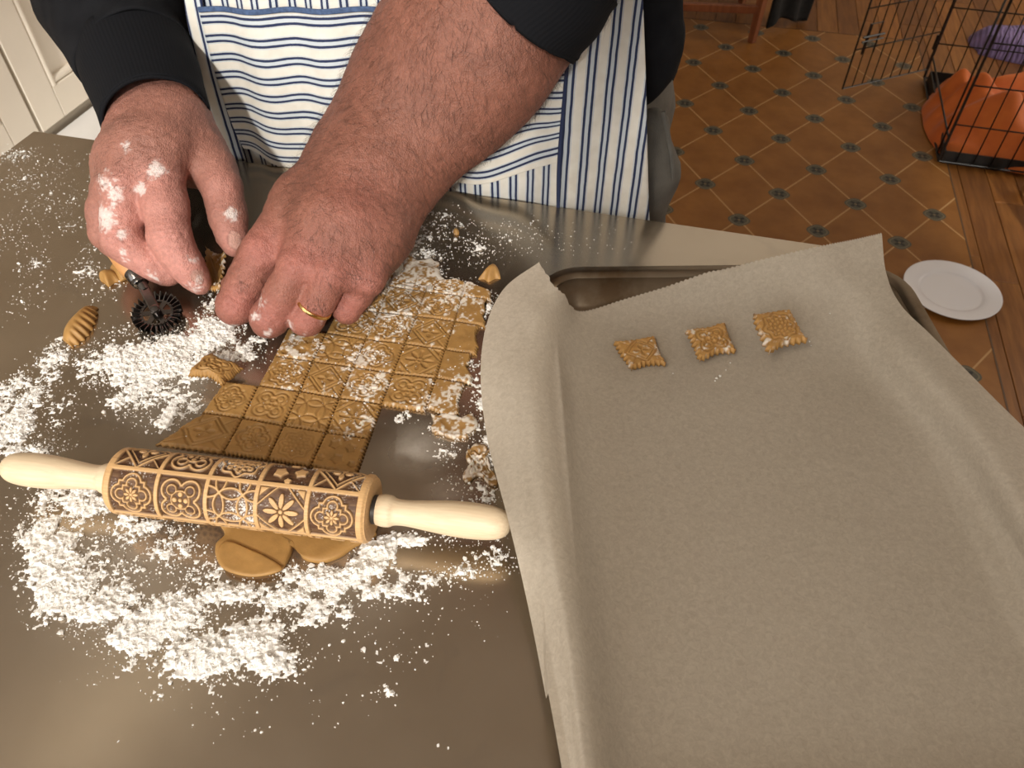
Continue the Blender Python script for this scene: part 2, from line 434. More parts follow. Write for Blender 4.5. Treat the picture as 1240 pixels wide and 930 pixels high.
q = MB(); q.box((0, 0, .25), (w - .06, dpt - .06, .02), bev=.003); q.build('undershelf', M['steel'], tab)
# ------------------------------------------------------------------ smooth implicit surfaces for bodies and clothes
class SDF:
    def __init__(s, lo, hi, h):
        s.lo = np.array(lo, np.float32); s.h = h
        s.n = np.ceil((np.array(hi) - lo) / h).astype(int) + 1
        s.F = np.full(s.n, .05, np.float32)
    def region(s, lo, hi):
        i0 = np.clip(np.floor((lo - s.lo) / s.h).astype(int), 0, s.n - 1); i1 = np.clip(np.ceil((hi - s.lo) / s.h).astype(int) + 1, 1, s.n)
        sl = tuple(slice(a, b) for a, b in zip(i0, i1))
        ax = [s.lo[k] + s.h * np.arange(i0[k], i1[k], dtype=np.float32) for k in range(3)]
        return sl, ax
    @staticmethod
    def cone(ax, a, b, ra, rb):
        X = ax[0][:, None, None] - np.float32(a[0]); Y = ax[1][None, :, None] - np.float32(a[1]); Z = ax[2][None, None, :] - np.float32(a[2])
        d = np.asarray(b, np.float32) - np.asarray(a, np.float32); L = float(d @ d) + 1e-12
        h = np.clip((X * d[0] + Y * d[1] + Z * d[2]) / np.float32(L), 0, 1)
        q = (X - h * d[0]) ** 2; q = q + (Y - h * d[1]) ** 2; q += (Z - h * d[2]) ** 2
        return np.sqrt(q) - (np.float32(ra) + np.float32(rb - ra) * h)
    @staticmethod
    def smin(a, b, k):
        h = np.maximum(k - np.abs(a - b), 0) / k
        return np.minimum(a, b) - h * h * (k * .25)
    def chain(s, pts, rad, k=.006, kin=.004, sub=False):
        """pts, rad: a chain of cones, smoothly joined (kin), then joined to the rest (k)"""
        P = np.array(pts, float); R = np.array(rad, float); pad = max(.014, k * 1.2)
        lo = (P - R[:, None]).min(0) - pad; hi = (P + R[:, None]).max(0) + pad
        sl, ax = s.region(lo, hi)
        D = None
        if len(P) == 1: D = s.cone(ax, P[0], P[0], R[0], R[0])
        for i in range(len(P) - 1):
            d = s.cone(ax, P[i], P[i + 1], R[i], R[i + 1]); D = d if D is None else s.smin(D, d, kin)
        s.F[sl] = -s.smin(-s.F[sl], D, k) if sub else s.smin(s.F[sl], D, k)
    def ell(s, c, r, ex, ey, k=.02):
        ex = np.array(ex, float); ey = np.array(ey, float); ez = np.cross(ex, ey); R = max(r)
        sl, ax = s.region(np.array(c) - R - .06, np.array(c) + R + .06)
        X = ax[0][:, None, None] - c[0]; Y = ax[1][None, :, None] - c[1]; Z = ax[2][None, None, :] - c[2]
        q = 0
        for e, rr in zip((ex, ey, ez), r): q = q + ((X * e[0] + Y * e[1] + Z * e[2]) / rr) ** 2
        D = ((np.sqrt(q) - 1) * min(r)).astype(np.float32)
        s.F[sl] = s.smin(s.F[sl], D, k)
    def surface(s):
        F = s.F; n = F.shape; ins = F < 0
        cnt = np.zeros(tuple(x - 1 for x in n), np.int8)
        for dx in (0, 1):
            for dy in (0, 1):
                for dz in (0, 1): cnt += ins[dx:n[0] - 1 + dx, dy:n[1] - 1 + dy, dz:n[2] - 1 + dz]
        act = np.argwhere((cnt > 0) & (cnt < 8)); N = len(act)
        idx = np.full(cnt.shape, -1, np.int32); idx[act[:, 0], act[:, 1], act[:, 2]] = np.arange(N)
        cor = np.array([(x, y, z) for x in (0, 1) for y in (0, 1) for z in (0, 1)])
        val = np.stack([F[act[:, 0] + c[0], act[:, 1] + c[1], act[:, 2] + c[2]] for c in cor], 1)
        S = np.zeros((N, 3), np.float32); W = np.zeros(N, np.float32)
        for i in range(8):
            for j in range(i + 1, 8):
                if np.abs(cor[i] - cor[j]).sum() == 1:
                    a, b = val[:, i], val[:, j]; mk = (a < 0) != (b < 0)
                    t = np.where(mk, a / np.where(mk, a - b, 1), 0)
                    S += (mk[:, None] * (cor[i] + t[:, None] * (cor[j] - cor[i]))); W += mk
        V = s.lo + (act + S / W[:, None]) * s.h
        faces = []
        for axis in range(3):
            sl0 = [slice(None)] * 3; sl1 = [slice(None)] * 3; sl0[axis] = slice(0, -1); sl1[axis] = slice(1, None)
            A = ins[tuple(sl0)]; B = ins[tuple(sl1)]
            E = np.argwhere(A != B)
            u, v = (axis + 1) % 3, (axis + 2) % 3
            ok = (E[:, u] > 0) & (E[:, v] > 0) & (E[:, u] < n[u] - 1) & (E[:, v] < n[v] - 1); E = E[ok]
            def g(du, dv):
                q = E.copy(); q[:, u] -= du; q[:, v] -= dv; return idx[q[:, 0], q[:, 1], q[:, 2]]
            Q = np.stack([g(1, 1), g(0, 1), g(0, 0), g(1, 0)], 1)
            fl_ = B[E[:, 0], E[:, 1], E[:, 2]]
            Q[fl_] = Q[fl_][:, ::-1]; faces.append(Q)
        Fq = np.vstack(faces); Fq = Fq[(Fq >= 0).all(1)]
        return V.astype(np.float64), Fq
def normals(V, F):
    n = np.cross(V[F[:, 2]] - V[F[:, 0]], V[F[:, 3]] - V[F[:, 1]]); N = np.zeros_like(V)
    for k in range(4): np.add.at(N, F[:, k], n)
    return N / (np.linalg.norm(N, axis=1)[:, None] + 1e-12)
def relax(V, F, it=2):
    E = np.vstack([F[:, [0, 1]], F[:, [1, 2]], F[:, [2, 3]], F[:, [3, 0]]]); n = len(V)
    deg = np.bincount(E[:, 0], minlength=n) + np.bincount(E[:, 1], minlength=n)
    for _ in range(it):
        S = np.stack([np.bincount(E[:, 0], V[E[:, 1], k], n) + np.bincount(E[:, 1], V[E[:, 0], k], n) for k in range(3)], 1)
        V = V * .45 + .55 * S / np.maximum(deg, 1)[:, None]
    return V

# a point given as (u, v, z, radius in photo pixels)
def J(u, v, z, rp=None):
    P = at(u, v, z)
    return (P, rp * mpp(P)) if rp is not None else P
def chainp(S, L, **kw):
    q = [J(*x) for x in L]; S.chain([a for a, _ in q], [b for _, b in q], **kw)

# ---- the hand with the sleeve down to the wrist (it pinches a dough square and holds the pastry wheel)
class Rec:
    def __init__(s, h): s.h = h; s.c = []
    def chain(s, pts, rad, **kw): s.c.append((np.array(pts), np.array(rad), kw))
    def surface(s):
        lo = np.min([(p - r[:, None]).min(0) for p, r, _ in s.c], axis=0) - .006; hi = np.max([(p + r[:, None]).max(0) for p, r, _ in s.c], axis=0) + .006
        S = SDF(lo, hi, s.h)
        for p, r, kw in s.c: S.chain(p, r, **kw)
        return S.surface()
HA = Rec(.00145)
# forearm inside the sleeve, wrist
chainp(HA, [(125, 0, .112, 40), (166, 108, .094, 36), (168, 152, .085, 38)], k=.02, kin=.02)
chainp(HA, [(155, 10, .112, 40), (198, 112, .094, 32), (214, 152, .087, 32)], k=.02, kin=.02)
# metacarpals
for L in ([(214, 140, .090, 36), (198, 175, .085, 33), (194, 212, .074, 28)],
          [(190, 145, .090, 36), (170, 180, .086, 33), (150, 222, .074, 27)],
          [(170, 160, .080, 32), (148, 192, .076, 29), (133, 232, .064, 22)],
          [(162, 168, .066, 30), (142, 200, .060, 26), (128, 244, .048, 18)]):
    chainp(HA, L, k=.012, kin=.012)
# thumb ball and web
chainp(HA, [(222, 152, .074, 32), (244, 184, .068, 28), (258, 204, .062, 25)], k=.014, kin=.01)
chainp(HA, [(205, 200, .062, 24), (236, 206, .056, 18), (256, 212, .054, 16)], k=.012, kin=.01)
# fingers
chainp(HA, [(194, 212, .074, 28), (200, 250, .060, 26.5), (206, 288, .046, 24.5), (216, 308, .036, 21), (228, 325, .027, 19), (238, 339, .018, 14.5), (243, 345, .015, 11)], k=.0035, kin=.006)
chainp(HA, [(150, 222, .072, 27), (149, 258, .056, 25), (149, 291, .042, 24), (166, 307, .033, 20), (184, 320, .026, 18), (200, 330, .019, 14.5), (208, 334, .017, 11)], k=.003, kin=.006)
chainp(HA, [(133, 232, .062, 22), (127, 258, .048, 20), (129, 283, .036, 18.5), (142, 298, .024, 15), (156, 305, .016, 13), (168, 309, .014, 10)], k=.003, kin=.006)
chainp(HA, [(128, 244, .046, 18), (134, 262, .030, 15), (148, 272, .020, 13), (164, 280, .014, 11)], k=.003, kin=.005)
chainp(HA, [(258, 204, .062, 25), (268, 226, .055, 23.5), (274, 252, .044, 21.5), (277, 266, .039, 21), (281, 286, .031, 17), (284, 298, .027, 13.5)], k=.008, kin=.006)
VA, FA = HA.surface(); VA = relax(VA, FA, 2)

# ---- the bare forearm with the closed hand (wedding ring)
HB = Rec(.0016)
chainp(HB, [(430, 178, .085, 46), (500, 85, .135, 56), (545, 22, .170, 62), (610, -70, .216, 66), (660, -150, .250, 64)], k=.03, kin=.03)
chainp(HB, [(478, 226, .076, 44), (560, 120, .122, 58), (600, 66, .154, 66), (665, -30, .200, 70), (715, -120, .240, 64)], k=.03, kin=.03)
chainp(HB, [(455, 205, .082, 50), (530, 100, .132, 62), (575, 40, .166, 68), (640, -50, .212, 72), (690, -140, .250, 66)], k=.03, kin=.03)
chainp(HB, [(505, 115, .112, 54), (446, 212, .086, 50), (405, 268, .078, 40)], k=.03, kin=.03)
for L in ([(425, 188, .078, 42), (370, 248, .073, 37), (318, 305, .060, 26)],
          [(440, 200, .080, 42), (398, 262, .078, 37), (361, 320, .064, 25)],
          [(458, 215, .076, 42), (428, 275, .075, 36), (401, 332, .061, 23.5)],
          [(470, 228, .070, 40), (458, 282, .066, 32), (445, 338, .052, 22.5)],
          [(470, 240, .058, 36), (466, 290, .050, 28), (452, 330, .040, 18)]):
    chainp(HB, L, k=.014, kin=.014)
chainp(HB, [(318, 305, .060, 26.5), (301, 338, .045, 23), (285, 371, .030, 21.5), (287, 372, .018, 18), (284, 358, .012, 13), (276, 349, .012, 10)], k=.0015, kin=.006)
chainp(HB, [(361, 322, .064, 24.5), (343, 356, .047, 21.8), (326, 386, .030, 21.5), (329, 386, .018, 18), (330, 372, .010, 13)], k=.0015, kin=.006)
chainp(HB, [(401, 334, .060, 22.5), (386, 362, .044, 20.2), (371, 386, .029, 19.8), (375, 385, .018, 17), (378, 372, .011, 12)], k=.0015, kin=.006)
chainp(HB, [(445, 338, .050, 22), (432, 357, .038, 18), (420, 374, .027, 17), (422, 372, .017, 14), (422, 358, .011, 10)], k=.0015, kin=.005)
# thumb, tucked under, pinching from below
chainp(HB, [(400, 225, .055, 30), (350, 270, .040, 26), (310, 312, .026, 20), (292, 336, .016, 14), (283, 345, .013, 10)], k=.006, kin=.01)
VB, FB = HB.surface(); VB = relax(VB, FB, 2)

def skin(V, F, crease, red, flour, nails, tendons=(), tone=(.245, .104, .072), pink=(.42, .160, .130)):
    N = normals(V, F)
    disp = (vnoise(V, 140, 2) - .5) * .0011 + (vnoise(V, 420, 2) - .5) * .0007 - .0004 * (1 - np.abs(2 * vnoise(V * [1, .6, 1], 330, 1) - 1)) ** 6
    up = np.clip(N @ np.array([0, -.5, .85]), 0, 1)
    for (P, T, rad, amp) in crease:                          # folds of skin across a joint
        T = T / np.linalg.norm(T); q = V - P; d = np.linalg.norm(q, axis=1); x = q @ T
        wv = vnoise(V, 260, 1) * .0035
        disp -= amp * np.exp(-(d / rad) ** 2) * up * (np.abs(np.sin((x + wv) * math.pi / .0042)) ** 6)
    for (a, b, wd, amp) in tendons:
        ba = b - a; h = np.clip((V - a) @ ba / (ba @ ba), 0, 1); d = np.linalg.norm(V - a - h[:, None] * ba, axis=1)
        disp += amp * np.exp(-(d / wd) ** 2) * up * np.sin(h * math.pi)
    V = V + N * disp[:, None]
    n1 = vnoise(V, 55, 3); n2 = vnoise(V, 300, 2)
    base = np.array(tone)[None] * (0.80 + .40 * n1[:, None]); c = base.copy()
    for (P, rad, w) in red:
        d = np.linalg.norm(V - P, axis=1); f = (w * np.exp(-(d / rad) ** 2))[:, None]
        c = c * (1 - f) + np.array(pink) * f
    c *= (.90 + .20 * n2[:, None])
    for (P, T, S_, l, wd) in nails:
        q = V - P; f = ((q @ T / l) ** 2 + (q @ S_ / wd) ** 2 < 1) & (np.linalg.norm(q, axis=1) < l * 1.6) & (N @ np.cross(T, S_) > .2)
        c[f] = np.array([.48, .28, .23]); disp2 = (((q @ T / l) ** 2 + (q @ S_ / wd) ** 2 < 1.25) & ~f & (np.linalg.norm(q, axis=1) < l * 1.6) & (N @ np.cross(T, S_) > .2)); c[disp2] *= .72
    for (P, rad, w) in flour:
        d = np.linalg.norm(V - P, axis=1); f = np.exp(-(d / rad) ** 2) * w
        f = sstep(.50, .78, f * .70 + (.75 * vnoise(V, 650, 3) + .25 * vnoise(V, 200, 1) - .25) * (f > .12)) * .7
        c = c * (1 - f[:, None]) + np.array([.80, .77, .75]) * f[:, None]
    return V, c
def proj(V):
    q = V - np.array([0, 0, CH]); w = q @ fw; return np.stack([620 + FPX * q[:, 0] / w, 465 - FPX * (q @ upv) / w], 1), w
_PV = {}
def surf(V, key, u, v):
    """point of the skin that is seen at photo position (u, v)"""
    if key not in _PV: _PV[key] = proj(V)
    uv, w = _PV[key]; d = np.hypot(uv[:, 0] - u, uv[:, 1] - v); rad = 4.0
    while not (d < rad).any(): rad *= 1.6
    i = np.nonzero(d < rad)[0]; return V[i[w[i].argmin()]]
def j3(u, v, z): return at(u, v, z)
k_ = lambda a, b: j3(*b) - j3(*a)
crA = [(surf(VA, 'A', 206, 288), k_((200, 250, .06), (206, 288, .046)), .012, .0012), (surf(VA, 'A', 149, 291), k_((149, 258, .056), (149, 291, .042)), .012, .0012),
       (surf(VA, 'A', 229, 326), k_((216, 308, .036), (228, 325, .027)), .008, .0006), (surf(VA, 'A', 184, 320), k_((166, 307, .033), (184, 320, .026)), .008, .0005),
       (surf(VA, 'A', 276, 258), k_((268, 226, .055), (274, 252, .044)), .012, .0006), (surf(VA, 'A', 194, 212), k_((198, 175, .085), (194, 212, .074)), .013, .0005),
       (surf(VA, 'A', 150, 222), k_((170, 180, .086), (150, 222, .074)), .013, .0006), (surf(VA, 'A', 172, 172), k_((214, 140, .09), (198, 175, .085)), .016, .0006)]
rdA = [(surf(VA, 'A', 150, 260), .022, .75), (surf(VA, 'A', 205, 255), .022, .8), (surf(VA, 'A', 228, 320), .018, .8), (surf(VA, 'A', 175, 312), .018, .7), (surf(VA, 'A', 206, 288), .014, .8), (surf(VA, 'A', 149, 291), .014, .8), (surf(VA, 'A', 240, 340), .014, .7), (surf(VA, 'A', 205, 333), .014, .7), (surf(VA, 'A', 192, 215), .016, .7), (surf(VA, 'A', 150, 225), .014, .5),
       (surf(VA, 'A', 282, 295), .016, .6), (surf(VA, 'A', 130, 270), .02, .6), (surf(VA, 'A', 274, 225), .02, .45), (surf(VA, 'A', 175, 320), .016, .6), (surf(VA, 'A', 220, 305), .02, .7)]
flA = [(surf(VA, 'A', 191, 203), .0075, .95), (surf(VA, 'A', 168, 230), .0055, 1.0), (surf(VA, 'A', 121, 262), .0120, .95), (surf(VA, 'A', 120, 222), .010, .75), (surf(VA, 'A', 141, 236), .008, .8), (surf(VA, 'A', 150, 282), .005, .9), (surf(VA, 'A', 283, 257), .007, .9),
       (surf(VA, 'A', 152, 310), .004, .8), (surf(VA, 'A', 150, 318), .004, .6), (surf(VA, 'A', 185, 338), .007, .55), (surf(VA, 'A', 235, 352), .007, .55), (surf(VA, 'A', 246, 340), .007, .6), (surf(VA, 'A', 152, 172), .006, .62), (surf(VA, 'A', 240, 316), .005, .7)]
NA_ = normals(VA, FA)
def nail(V, N, key, u, v, a, b, l, wd):
    P = surf(V, key, u, v); nn_ = N[np.linalg.norm(V - P, axis=1) < .003].mean(0); nn_ /= np.linalg.norm(nn_)
    T = k_(a, b); T = T - nn_ * (T @ nn_); T /= np.linalg.norm(T); return (P, T, np.cross(nn_, T), l, wd)
nlA = [nail(VA, NA_, 'A', 288, 292, (281, 286, .031), (284, 298, .027), .0072, .0050), nail(VA, NA_, 'A', 242, 338, (228, 325, .027), (238, 339, .018), .0058, .0045)]
VA, cA = skin(VA, FA, crA, rdA, flA, nlA, [(j3(205, 165, .105), j3(193, 208, .095), .004, .0012), (j3(180, 168, .105), j3(152, 216, .095), .004, .0010), (j3(140, 180, .09), j3(205, 172, .105), .0025, -.0008)], (.335, .158, .120), (.54, .255, .215))
crB = [(surf(VB, 'B', 285, 370), k_((301, 338, .045), (285, 371, .030)), .013, .0012), (surf(VB, 'B', 326, 386), k_((343, 356, .047), (326, 386, .03)), .013, .0012), (surf(VB, 'B', 371, 386), k_((386, 362, .044), (371, 386, .029)), .012, .0006),
       (surf(VB, 'B', 420, 374), k_((432, 357, .038), (420, 374, .027)), .010, .0006), (surf(VB, 'B', 318, 300), k_((370, 248, .073), (318, 305, .06)), .015, .0005), (surf(VB, 'B', 361, 318), k_((398, 262, .078), (361, 322, .064)), .015, .0005),
       (surf(VB, 'B', 455, 225), k_((530, 100, .11), (455, 205, .08)), .02, .0006)]
rdB = [(surf(VB, 'B', 285, 372), .016, .8), (surf(VB, 'B', 326, 388), .016, .7), (surf(VB, 'B', 371, 390), .014, .7), (surf(VB, 'B', 420, 378), .014, .7), (surf(VB, 'B', 316, 302), .020, .75), (surf(VB, 'B', 362, 320), .017, .7), (surf(VB, 'B', 403, 334), .014, .5), (surf(VB, 'B', 445, 345), .018, .5), (surf(VB, 'B', 440, 250), .03, .3)]
flB = [(surf(VB, 'B', 325, 408), .005, .75), (surf(VB, 'B', 304, 385), .006, .75), (surf(VB, 'B', 349, 396), .005, .6), (surf(VB, 'B', 395, 390), .006, .6), (surf(VB, 'B', 286, 398), .004, .7), (surf(VB, 'B', 367, 406), .004, .55), (surf(VB, 'B', 312, 362), .006, .6)]
VB, cB = skin(VB, FB, crB, rdB, flB, [], [(j3(420, 200, .12), j3(320, 300, .085), .005, .0012), (j3(432, 215, .12), j3(362, 318, .09), .005, .0014), (j3(448, 230, .12), j3(402, 330, .085), .005, .0012)])

t = NT('skin'); c = t.geo(); vc = t.attr()
vo = t.node('ShaderNodeTexVoronoi', feature='DISTANCE_TO_EDGE'); t.l.new(t.mapping(c, (1, .55, 1), rot=(0, 0, .5)), vo.inputs['Vector']); vo.inputs['Scale'].default_value = 620
cellw = t.math('MINIMUM', t.math('MULTIPLY', vo.outputs['Distance'], 4.0), 1.0)
h = t.math('ADD', t.math('ADD', t.math('MULTIPLY', t.noise(c, 900, 3, .6), .5), t.math('MULTIPLY', t.noise(t.mapping(c, (1, .3, 1), rot=(0, 0, -.7)), 700, 3), .7)), t.math('MULTIPLY', cellw, .25))
t.set(Base_Color=t.mix(.38, vc, t.mix(1.0, vc, t.ramp(t.noise(c, 380, 4, .6), [(.3, (.55, .46, .44)), (.7, (1.25, 1.15, 1.1))]), 'MULTIPLY')), Roughness=.52,
      Subsurface_Weight=.12, Subsurface_Radius=(.004, .0016, .0009), Specular_IOR_Level=.35)
t.bump(h, .75, .0009); M['skin'] = t.m

# ---- person: torso, upper arms, head and legs inside the clothes
e0 = at(620, 242, 0); pA, pB = r2(e0[:2])
PC = r2(at(530, 230, 0)[:2])[0]                      # middle of the body, along the worktop edge
def body(a, b, z): return room(PC + a, TB1 + b, z)     # a: to the right in the photo, b: behind the worktop edge
shR, shL = body(.22, .16, 1.40), body(-.22, .16, 1.40)
elR = at(735, -190, .262); elL = at(70, -150, .19)
person = thing('person', 'person in dark sweatshirt and striped apron cutting dough at the steel worktable', 'person', loc=body(0, .15, 0))
def toLocal(V): return V - np.array(person.location)
BD = SDF(body(0, .15, 0) - [.42, .42, 0], body(0, .15, 0) + [.42, .42, 1.83], .009)
def torso(S, g=0.0):
    for (z, ra, rb, b) in ((.96, .165, .110, .170), (1.10, .16, .115, .195), (1.25, .17, .115, .205), (1.36, .175, .095, .195)):
        S.ell(body(0, b, z), (ra + g, rb + g, .13 + g), E1, E2, .06)
torso(BD)
BD.chain([body(0, .17, 1.42), body(0, .15, 1.56)], [.065, .058], k=.03)
BD.ell(body(0, .12, 1.66), (.078, .098, .115), E1, E2, .02); BD.ell(body(0, .075, 1.60), (.055, .055, .065), E1, E2, .03)
BD.chain([body(0, .022, 1.66), body(0, .010, 1.625)], [.010, .015], k=.012)                     # nose
for s_ in (-1, 1):
    BD.chain([body(s_ * .082, .125, 1.665), body(s_ * .080, .13, 1.625)], [.014, .011], k=.008)   # ears
    BD.chain([body(s_ * .19, .16, 1.39), shR if s_ > 0 else shL], [.06, .06], k=.04)
    BD.chain([body(s_ * .085, .155, .92), body(s_ * .10, .15, .50), body(s_ * .10, .17, .09)], [.088, .060, .045], k=.04, kin=.04)
    BD.chain([body(s_ * .105, .17, .05), body(s_ * .12, .03, .035)], [.04, .032], k=.02)
    BD.chain([body(s_ * .035, .030, 1.668)], [.014], k=.004, sub=True)                            # eye sockets
BD.chain([body(-.022, .018, 1.588), body(.022, .018, 1.588)], [.004, .004], k=.004, sub=True)     # mouth
Vt, Ft = BD.surface(); Vt = relax(Vt, Ft, 2); ct = np.tile(np.array([.275, .116, .082]), (len(Vt), 1))
# upper arms join shoulder and elbow
parts = [(VA, FA, cA), (VB, FB, cB), (Vt, Ft, ct)]
for (sh, el) in ((shR, elR), (shL, elL)):
    q = MB(); q.tube(catmull([sh, (sh + el) / 2 + [0, 0, -.01], el], 10), np.linspace(.062, .048, 10), 12)
    V = np.array(q.v); parts.append((V, None, np.tile(np.array([.275, .116, .082]), (len(V), 1)), q.f))
V = []; Fq = []; Fl = []; cc = []; off = 0
for p in parts:
    V.append(p[0]); cc.append(p[2])
    if p[1] is not None: Fq.append(p[1] + off)
    else:
        Fq.append(np.array([f for f in p[3] if len(f) == 4]) + off)
    off += len(p[0])
obj('body', mesh('body', toLocal(np.vstack(V)), np.vstack(Fq), True, np.vstack(cc)), M['skin'], person)

# hair on the head and the dark hairs of the arms
M['dark_hair'] = plain('dark_hair', (.035, .018, .011), .6)
HS = SDF(body(0, .13, 1.70) - [.14, .14, .13], body(0, .13, 1.70) + [.14, .14, .13], .006)
HS.ell(body(0, .135, 1.685), (.084, .103, .105), E1, E2, .01)
HS.chain([body(0, -.02, 1.60), body(0, .0, 1.66)], [.075, .06], k=.02, sub=True)
V, F = HS.surface(); obj('head_hair', mesh('head_hair', toLocal(relax(V, F, 1)), F), M['dark_hair'], person)
def hairs(V, F, test, n, flow, lmin, lmax, seed, wd=.00006):
    r = np.random.default_rng(seed); N = normals(V, F); cen = V[F].mean(1); ok = np.nonzero(test(cen))[0]
    if not len(ok): return None
    pick = r.choice(ok, n); a = r.random((n, 1)); b = r.random((n, 1))
    P = (V[F[pick, 0]] * (1 - a) + V[F[pick, 1]] * a) * (1 - b) + (V[F[pick, 3]] * (1 - a) + V[F[pick, 2]] * a) * b
    Nn = N[F[pick, 0]]; D = flow(P) + r.normal(0, .26, (n, 3)); D -= Nn * (D * Nn).sum(1)[:, None]; D /= np.linalg.norm(D, axis=1)[:, None] + 1e-9
    L = r.uniform(lmin, lmax, (n, 1)); S = np.cross(D, Nn)
    P0 = P - Nn * .0003; P1 = P + D * L * .5 + Nn * L * .30; P2 = P + D * L + Nn * L * r.uniform(.05, .4, (n, 1)) + S * L * r.normal(0, .15, (n, 1))
    VV = np.stack([P0 - S * wd, P0 + S * wd, P0 + Nn * wd, P1 - S * wd, P1 + S * wd, P1 + Nn * wd, P2], 1).reshape(-1, 3)
    base = (np.arange(n) * 7)[:, None]
    Q = np.concatenate([base + np.array(x) for x in ([0, 1, 4, 3], [1, 2, 5, 4], [2, 0, 3, 5])]); T3 = np.concatenate([base + np.array(x) for x in ([3, 4, 6], [4, 5, 6], [5, 3, 6])])
    return VV, [Q, T3]
w0 = j3(455, 215, .1); f0 = j3(575, 45, .20); ax_ = (w0 - f0) / np.linalg.norm(w0 - f0)
def tB(c):
    # forearm and back of the hand, not the fingers
    x = (c - w0) @ ax_
    return (x < .045) & (c[:, 2] > TH + .04)
flowB = lambda P: np.tile(ax_ * .7 + np.array([.5, -.1, -.1]), (len(P), 1))
h1 = hairs(VB, FB, tB, 7500, flowB, .006, .015, 3)
o = obj('arm_hair', mesh('arm_hair', toLocal(h1[0]), h1[1], True), M['dark_hair'], person); tag(o, kind='stuff')
def near(Ps, rad):
    return lambda c: np.min([np.linalg.norm(c - p, axis=1) for p in Ps], axis=0) < rad
h2 = hairs(VB, FB, near([j3(287, 350, .055), j3(328, 374, .055), j3(378, 376, .05)], .011), 70, flowB, .003, .006, 5)
o = obj('finger_hair', mesh('finger_hair', toLocal(h2[0]), h2[1], True), M['dark_hair'], person); tag(o, kind='stuff')
h3 = hairs(VA, FA, near([j3(180, 165, .11), j3(215, 165, .11), j3(150, 180, .1)],   .030), 220, lambda P: np.tile(np.array([-.5, -.6, -.2]), (len(P), 1)), .004, .008, 6)
o = obj('hand_hair', mesh('hand_hair', toLocal(h3[0]), h3[1], True), M['dark_hair'], person); tag(o, kind='stuff')

# ---- wedding ring on the closed hand
rc = J(380.5, 371, .0385); Tn = k_((386, 362, .044), (371, 386, .029)); Tn /= np.linalg.norm(Tn)
rr = 20.6 * mpp(rc); X = np.cross(Tn, [0, 0, 1.0]); X /= np.linalg.norm(X); Y = np.cross(Tn, X)
q = MB(); n = 48; prof = [(-.0016, 0), (-.0012, .0011), (0, .0014), (.0012, .0011), (.0016, 0), (.0010, -.0004), (-.0010, -.0004)]
Vr = []
for i in range(n):
    a = 2 * math.pi * i / n; d = X * math.cos(a) + Y * math.sin(a)
    for (x, y) in prof: Vr.append(rc + Tn * x + d * (rr + y))
Fr = [(i * 7 + k, i * 7 + (k + 1) % 7, ((i + 1) % n) * 7 + (k + 1) % 7, ((i + 1) % n) * 7 + k) for i in range(n) for k in range(7)]
q.add(Vr, Fr); M['gold'] = plain('gold', (.75, .50, .20), .22, 1.0, nvar=.05)
center(tag(q.build('wedding_ring', M['gold'], None, True), 'plain gold wedding band on the ring finger of the closed hand', 'ring'))
# ------------------------------------------------------------------ clothes
t = NT('dark_sweatshirt'); c = t.geo()
t.set(Base_Color=t.ramp(t.noise(c, 60, 4), [(.3, (.0055, .0058, .0075)), (.7, (.010, .0105, .0125))]), Roughness=.9, Specular_IOR_Level=.15)
t.bump(t.noise(c, 1400, 2), .4, .0006); M['sweat'] = t.m
t = NT('ribbed_cuff'); c = t.co('UV'); s = t.sep(c)
rib = t.math('SINE', t.math('MULTIPLY', s[0], 2 * math.pi * 90))
t.set(Base_Color=(.0065, .007, .009), Roughness=.9, Specular_IOR_Level=.15); t.bump(rib, .12, .0008); M['cuff'] = t.m
def cloth_sdf(S, name, mat, fold=.004, fs=14):
    V, F = S.surface(); V = relax(V, F, 2); N = normals(V, F)
    V = V + N * (((vnoise(V * [1, 1, 1.8], fs, 3) - .5) * fold * 2.2 + (np.abs(vnoise(V * [1.6, 1.6, .6], fs * 2.2, 2) - .5)) * -fold * 1.2))[:, None]
    return obj(name, mesh(name, toLocal(V), F), mat, person)
SW = SDF(body(0, .15, .80) - [.48, .34, 0], body(0, .15, .80) + [.48, .34, .72], .007)
torso(SW, .016)
SW.ell(body(.0, .17, 1.0), (.180, .10, .10), E1, E2, .03)
hem = [J(816, 10, .2), J(806, 70, .15), J(797, 110, .11)]
hb = lambda u, v, b: None
def on_plane(u, v, b):
    """photo position -> point on the vertical plane b behind the worktop edge"""
    r = fw + np.array([1.0, 0, 0]) * (u - 620) / FPX - upv * (v - 465) / FPX
    t_ = (TB1 + b) / (r @ E2); return np.array([0, 0, CH]) + r * t_
SW.chain([on_plane(795, -60, .08), on_plane(798, 30, .065), on_plane(794, 74, .055)], [.026, .020, .014], k=.02, kin=.02)
SW.chain([on_plane(770, -60, .07), on_plane(778, 60, .06), on_plane(775, 112, .05)], [.030, .024, .016], k=.02, kin=.02)
for sh, el in ((shR, elR), (shL, elL)):
    SW.chain([sh + [0, 0, -.01], (sh + el) / 2, el], [.085, .078, .070], k=.03, kin=.03)
SW.chain([body(-.14, .165, 1.40), body(.14, .165, 1.40)], [.085, .085], k=.04)
cloth_sdf(SW, 'sweatshirt', M['sweat'], .006, 12)
